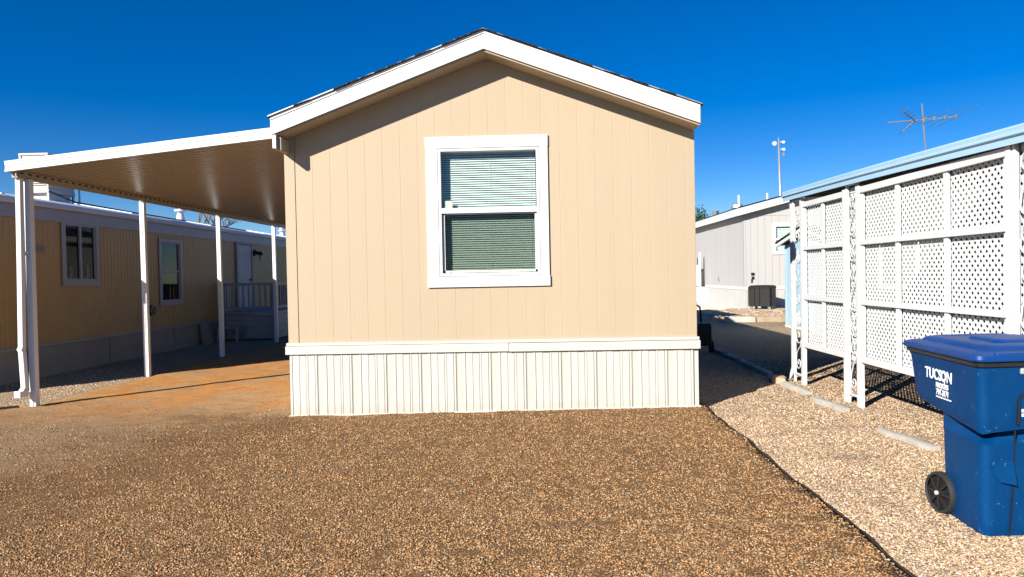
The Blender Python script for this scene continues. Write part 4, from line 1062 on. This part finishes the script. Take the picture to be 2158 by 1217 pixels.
m = MB(); m.loft([bring(.22, .62, .22, TW - .10, .06, 1.10, zf=dome), bring(.24, .60, .24, TW - .12, .05, 1.118, zf=dome), bring(.28, .56, .28, TW - .16, .04, 1.122, zf=dome)])
m.build('lid_ridge', 'bin_lid', LID, smooth=38)
m = MB(); m.loft([bring(-.066, -.012, .05, TW - .04, .015, 1.076), bring(-.060, -.016, .055, TW - .045, .015, 1.092)]); m.build('lid_lip', 'bin_lid', LID, smooth=38)
m = MB(); m.loft([bring(-.0685, -.060, .08, TW - .08, .002, 1.0725), bring(-.0685, -.060, .08, TW - .08, .002, 1.0765)]); m.build('lid_slot', 'black', LID)
# rear handle and hinge
m = MB()
m.tube([bp(.955, .06, .985), bp(1.0, .06, 1.02), bp(1.01, .08, 1.03), bp(1.01, TW - .08, 1.03), bp(1.0, TW - .06, 1.02), bp(.955, TW - .06, .985)], .016, 10); m.build('handle', 'bin', BN, smooth=True)
# wheels with spokes
def wheel(tc):
    c = Vector(bp(.46, tc, .124)); ax_ = T_.normalized(); r_ = .133
    e1 = Vector((0, 0, 1)); e2 = ax_.cross(e1).normalized()
    def P(rad, ang, off): return tuple(c + (e1 * math.cos(ang) + e2 * math.sin(ang)) * rad + ax_ * off)
    m = MB(); n = 40; rings = []
    for off, rad in ((-.024, .112), (-.030, .116), (-.030, r_ - .006), (-.018, r_), (.018, r_), (.030, r_ - .006), (.030, .116), (.024, .112)):
        rings.append([P(rad + (.0025 if (k % 2 and rad > .12) else 0), 2 * math.pi * k / n, off) for k in range(n)])
    m.loft(rings, cap0=False, cap1=False); Wm = m.build('wheel', 'rubber', BN, smooth=45)
    m = MB()
    m.loft([[P(.114, 2 * math.pi * k / n, off) for k in range(n)] for off in (-.008, .008)])
    for k in range(8):
        a = 2 * math.pi * k / 8
        m.add([P(.02, a - .5, -.03), P(.110, a - .07, -.024), P(.110, a + .07, -.024), P(.02, a + .5, -.03), P(.02, a, -.008), P(.110, a - .07, -.007), P(.110, a + .07, -.007)], [(0, 1, 2, 3), (0, 5, 1), (2, 6, 3), (1, 5, 6, 2)])
    m.loft([[P(rad, 2 * math.pi * k / 16, off) for k in range(16)] for off, rad in ((-.008, .034), (-.034, .030))])
    m.build('rim', 'black', Wm)
    m = MB(); m.loft([[P(rad, 2 * math.pi * k / 12, off) for k in range(12)] for off, rad in ((-.034, .014), (-.044, .013), (-.048, .007))]); m.build('hub_cap', 'iron', Wm, smooth=40)
wheel(-.025); wheel(TW + .025)
m = MB(); m.tube([bp(.46, -.01, .124), bp(.46, TW + .01, .124)], .012, 8); m.build('axle', 'galv', BN)
# front catch bar, recess and moulded step
def fp(t, z, d): v = BC + T_ * t + U * d; return (v.x, v.y, z)
fd = -.03
m = MB()
def fprism(poly, d0, d1):
    n = len(poly); m.add([fp(t, z, d0) for t, z in poly] + [fp(t, z, d1) for t, z in poly], [tuple(range(n)), tuple(reversed(range(n, 2 * n)))] + [(i, i + n, (i + 1) % n + n, (i + 1) % n) for i in range(n)])
# dark outline groove of the recessed front panel
def line(pts, wd, d0, d1):
    for (a, b) in zip(pts[:-1], pts[1:]):
        dx, dz = b[0] - a[0], b[1] - a[1]; l = math.hypot(dx, dz); nx, nz = -dz / l * wd / 2, dx / l * wd / 2
        fprism([(a[0] + nx, a[1] + nz), (b[0] + nx, b[1] + nz), (b[0] - nx, b[1] - nz), (a[0] - nx, a[1] - nz)], d0, d1)
line([(.198, .665), (.203, .80), (.212, .832), (.235, .845), (.50, .845)], .012, -.040, -.02)
line([(.198, .63), (.190, .36), (.160, .02)], .008, -.0085, .0)
m.build('groove', 'black', BODY)
m = MB(); fprism([(.218, .69), (.50, .69), (.50, .828), (.225, .828)], -.034, -.02); m.build('front_panel', 'bin', BODY)
m = MB(); 
m.add([fp(.035, .445, -.004), fp(.155, .455, -.010), fp(.185, .44, -.012), fp(.185, .31, -.045), fp(.10, .325, -.020), fp(.045, .40, -.006), fp(.185, .30, -.0)], [(0, 1, 5), (1, 2, 3, 4, 5), (3, 6, 4), (4, 6, 0, 5), (2, 6, 3)])
m.build('step_lug', 'bin', BODY, smooth=30)
m = MB(); fprism([(.212, .965), (.33, .965), (.33, 1.0), (.22, 1.0), (.212, .992)], -.052, -.03); m.build('latch', 'latch', BN, bevel=.005)
# moulded plate on the side
def sp(s, z, d): v = BC + U * s + T_ * d; return (v.x, v.y, z)
m = MB()
for z0_, z1_, s0_, s1_ in ((.962, .968, .62, .86), (.938, .942, .64, .84)): m.add([sp(s, z, d) for d in (-.040, -.035) for s, z in ((s0_, z0_), (s1_, z0_), (s1_, z1_), (s0_, z1_))], [(0, 1, 2, 3), (4, 7, 6, 5), (0, 4, 5, 1), (1, 5, 6, 2), (2, 6, 7, 3), (3, 7, 4, 0)])
m.build('moulded_mark', 'bin', BODY)

# lettering: font outlines turned into thin raised meshes
def text(body, size, origin, right, up, name, mat, parent, sx=1.0, weight=.0, align='LEFT'):
    cu = bpy.data.curves.new(name, 'FONT'); cu.body = body; cu.size = size; cu.extrude = .0012; cu.offset = weight; cu.align_x = align
    cu.space_character = .95
    tmp = bpy.data.objects.new(name + '_tmp', cu); COL.objects.link(tmp)
    dg = bpy.context.evaluated_depsgraph_get(); me = bpy.data.meshes.new_from_object(tmp.evaluated_get(dg))
    bpy.data.objects.remove(tmp); bpy.data.curves.remove(cu)
    right = Vector(right).normalized(); up = Vector(up).normalized(); nrm = right.cross(up)
    org = worg(parent)
    for v in me.vertices:
        p = Vector(origin) + right * v.co.x * sx + up * v.co.y + nrm * v.co.z; v.co = p - org
    me.materials.clear(); me.materials.append(MT[mat])
    o = bpy.data.objects.new(name, me); COL.objects.link(o); o.parent = parent; return o
rt_ = -U; upv = Vector((0, 0, 1))
def side_o(s, z): return sp(s, z, -.0385)
text('TUCS', .098, side_o(.655, .862), rt_, upv, 'lettering', 'lettering', BODY, sx=.98, weight=.0022)
text('N', .098, side_o(.362, .862), rt_, upv, 'lettering', 'lettering', BODY, sx=.95, weight=.0022)
# ring of three bent arrows for the O
m = MB()
for k in range(3):
    cs, cz_, r_ = .400, .896, .037
    for j in range(6):
        a0, a1 = R(90 + 120 * k + j * 19), R(90 + 120 * k + (j + 1) * 19)
        ro, ri = (r_, r_ - .017)
        if j == 5: ro, ri = (r_ + .001, r_ - .018)
        P4 = [(ro, a0), (ro if j < 5 else r_ - .008, a1), (ri if j < 5 else r_ - .010, a1), (ri, a0)]
        vs = [sp(cs + rad * math.cos(a), cz_ + rad * math.sin(a), d) for d in (-.0395, -.037) for rad, a in P4]
        m.add(vs, [(0, 1, 2, 3), (4, 7, 6, 5), (0, 4, 5, 1), (1, 5, 6, 2), (2, 6, 7, 3), (3, 7, 4, 0)])
m.build('recycling_mark', 'lettering', BODY)
text('recycles', .070, side_o(.505, .813), rt_, upv, 'lettering', 'lettering', BODY, sx=.77, weight=.0008)
text('791-3171', .058, side_o(.502, .764), rt_, upv, 'lettering', 'lettering', BODY, sx=.80, weight=.0008)
m = MB(); m.add([sp(s, z, d) for d in (-.0395, -.037) for s, z in ((.502, .748), (.302, .748), (.302, .756), (.502, .756))], [(0, 1, 2, 3), (4, 7, 6, 5), (0, 4, 5, 1), (1, 5, 6, 2), (2, 6, 7, 3), (3, 7, 4, 0)])
m.build('underline', 'lettering', BODY)
text('04', .068, fp(.238, .712, -.036), T_, upv, 'lettering', 'lettering', BODY, sx=.62, weight=.0015)
m = MB()
for z0_, z1_ in ((.713, .731), (.739, .757)): fprism([(.222, z0_), (.235, z0_), (.235, z1_), (.222, z1_)], -.0365, -.034)
m.build('lettering', 'lettering', BODY)

# ------------------------------------------------------------------ trees
def bare_tree(x, y, h, seed):
    rnd = random.Random(seed)
    Tt = thing('bare_tree', 'leafless spreading tree beyond the ochre home roof', 'tree', (x, y, 0))
    m = MB(); tw = MB()
    def br(p, d, l, r, depth):
        q = p + d * l; mid = p.lerp(q, .5) + Vector((rnd.uniform(-.06, .06), rnd.uniform(-.06, .06), 0)) * l
        (m if depth < 3 else tw).tube([p, mid, q], [r, r * .85, r * .7], 6 if depth < 3 else 4, cap=False)
        if depth > 6: return
        for k in range(rnd.choice((2, 3)) if depth < 5 else 2):
            nd = (d + Vector((rnd.uniform(-1, 1), rnd.uniform(-1, 1), rnd.uniform(-.35, .65))) * .75).normalized()
            br(q, nd, l * rnd.uniform(.62, .85), r * .62, depth + 1)
    br(Vector((x, y, 0)), Vector((0, 0, 1)), h * .30, .24, 0)
    m.build('trunk', 'bark', Tt); tw.build('crown', 'bark', Tt)
bare_tree(-21.0, 44, 7.6, 5)
def green_tree(x, y, h, r_, seed):
    rnd = random.Random(seed)
    Tt = thing('green_tree', 'small dark green tree top peeking over the pale grey home roof', 'tree', (x, y, 0))
    m = MB(); m.tube([(x, y, 0), (x + .1, y, h * .5), (x, y, h * .8)], [.2, .14, .05], 8)
    for k in range(7):
        a = rnd.uniform(0, 6.28); m.tube([(x, y, h * .5), (x + math.cos(a) * r_ * .7, y + math.sin(a) * r_ * .7, h * rnd.uniform(.65, .9))], [.07, .02], 5)
    m.build('trunk', 'bark', Tt)
    m = MB()
    cl = [(Vector((rnd.gauss(0, .5), rnd.gauss(0, .5), rnd.gauss(0, .45))) * r_, rnd.uniform(.25, .5) * r_) for _ in range(26)]
    for c, s_ in cl:
        for _ in range(200):
            p = Vector((x, y, h * .75)) + c + Vector((rnd.gauss(0, 1), rnd.gauss(0, 1), rnd.gauss(0, 1))) * s_ * .6
            a = Vector((rnd.uniform(-1, 1), rnd.uniform(-1, 1), rnd.uniform(-1, 1))).normalized() * .07; b = a.orthogonal().normalized() * .05
            m.add([p - a, p + b, p + a, p - b], [(0, 1, 2, 3)])
    m.build('crown', 'leaf', Tt)
green_tree(11.6, 50, 6.0, 1.15, 3)

# little weeds in the pale gravel
def weed(x, y, s, label):
    m = MB(); rnd = random.Random(int(x * 100 + y * 10))
    for k in range(16):
        a = rnd.uniform(0, 6.28); l = s * rnd.uniform(.5, 1); d = Vector((math.cos(a), math.sin(a), rnd.uniform(.2, .8))).normalized()
        p = Vector((x, y, gz(x, y) + .004)); w_ = d.cross(Vector((0, 0, 1))).normalized() * s * .12
        m.add([p - w_ * .3, p + d * l * .6 - w_, p + d * l, p + d * l * .6 + w_], [(0, 1, 2, 3)])
    return tag(m.build('weed', 'weed'), label, 'weed', 'small weeds in the pale gravel')
weed(2.32, 4.15, .03, 'tiny green weed just left of the blue bin base')
weed(2.50, 3.75, .025, 'tiny green weed in front of the blue bin')
weed(3.55, 7.6, .05, 'pale green weed between the two nearest edging blocks')
weed(2.95, 7.7, .04, 'faint green weed in the open pale gravel left of the block row')
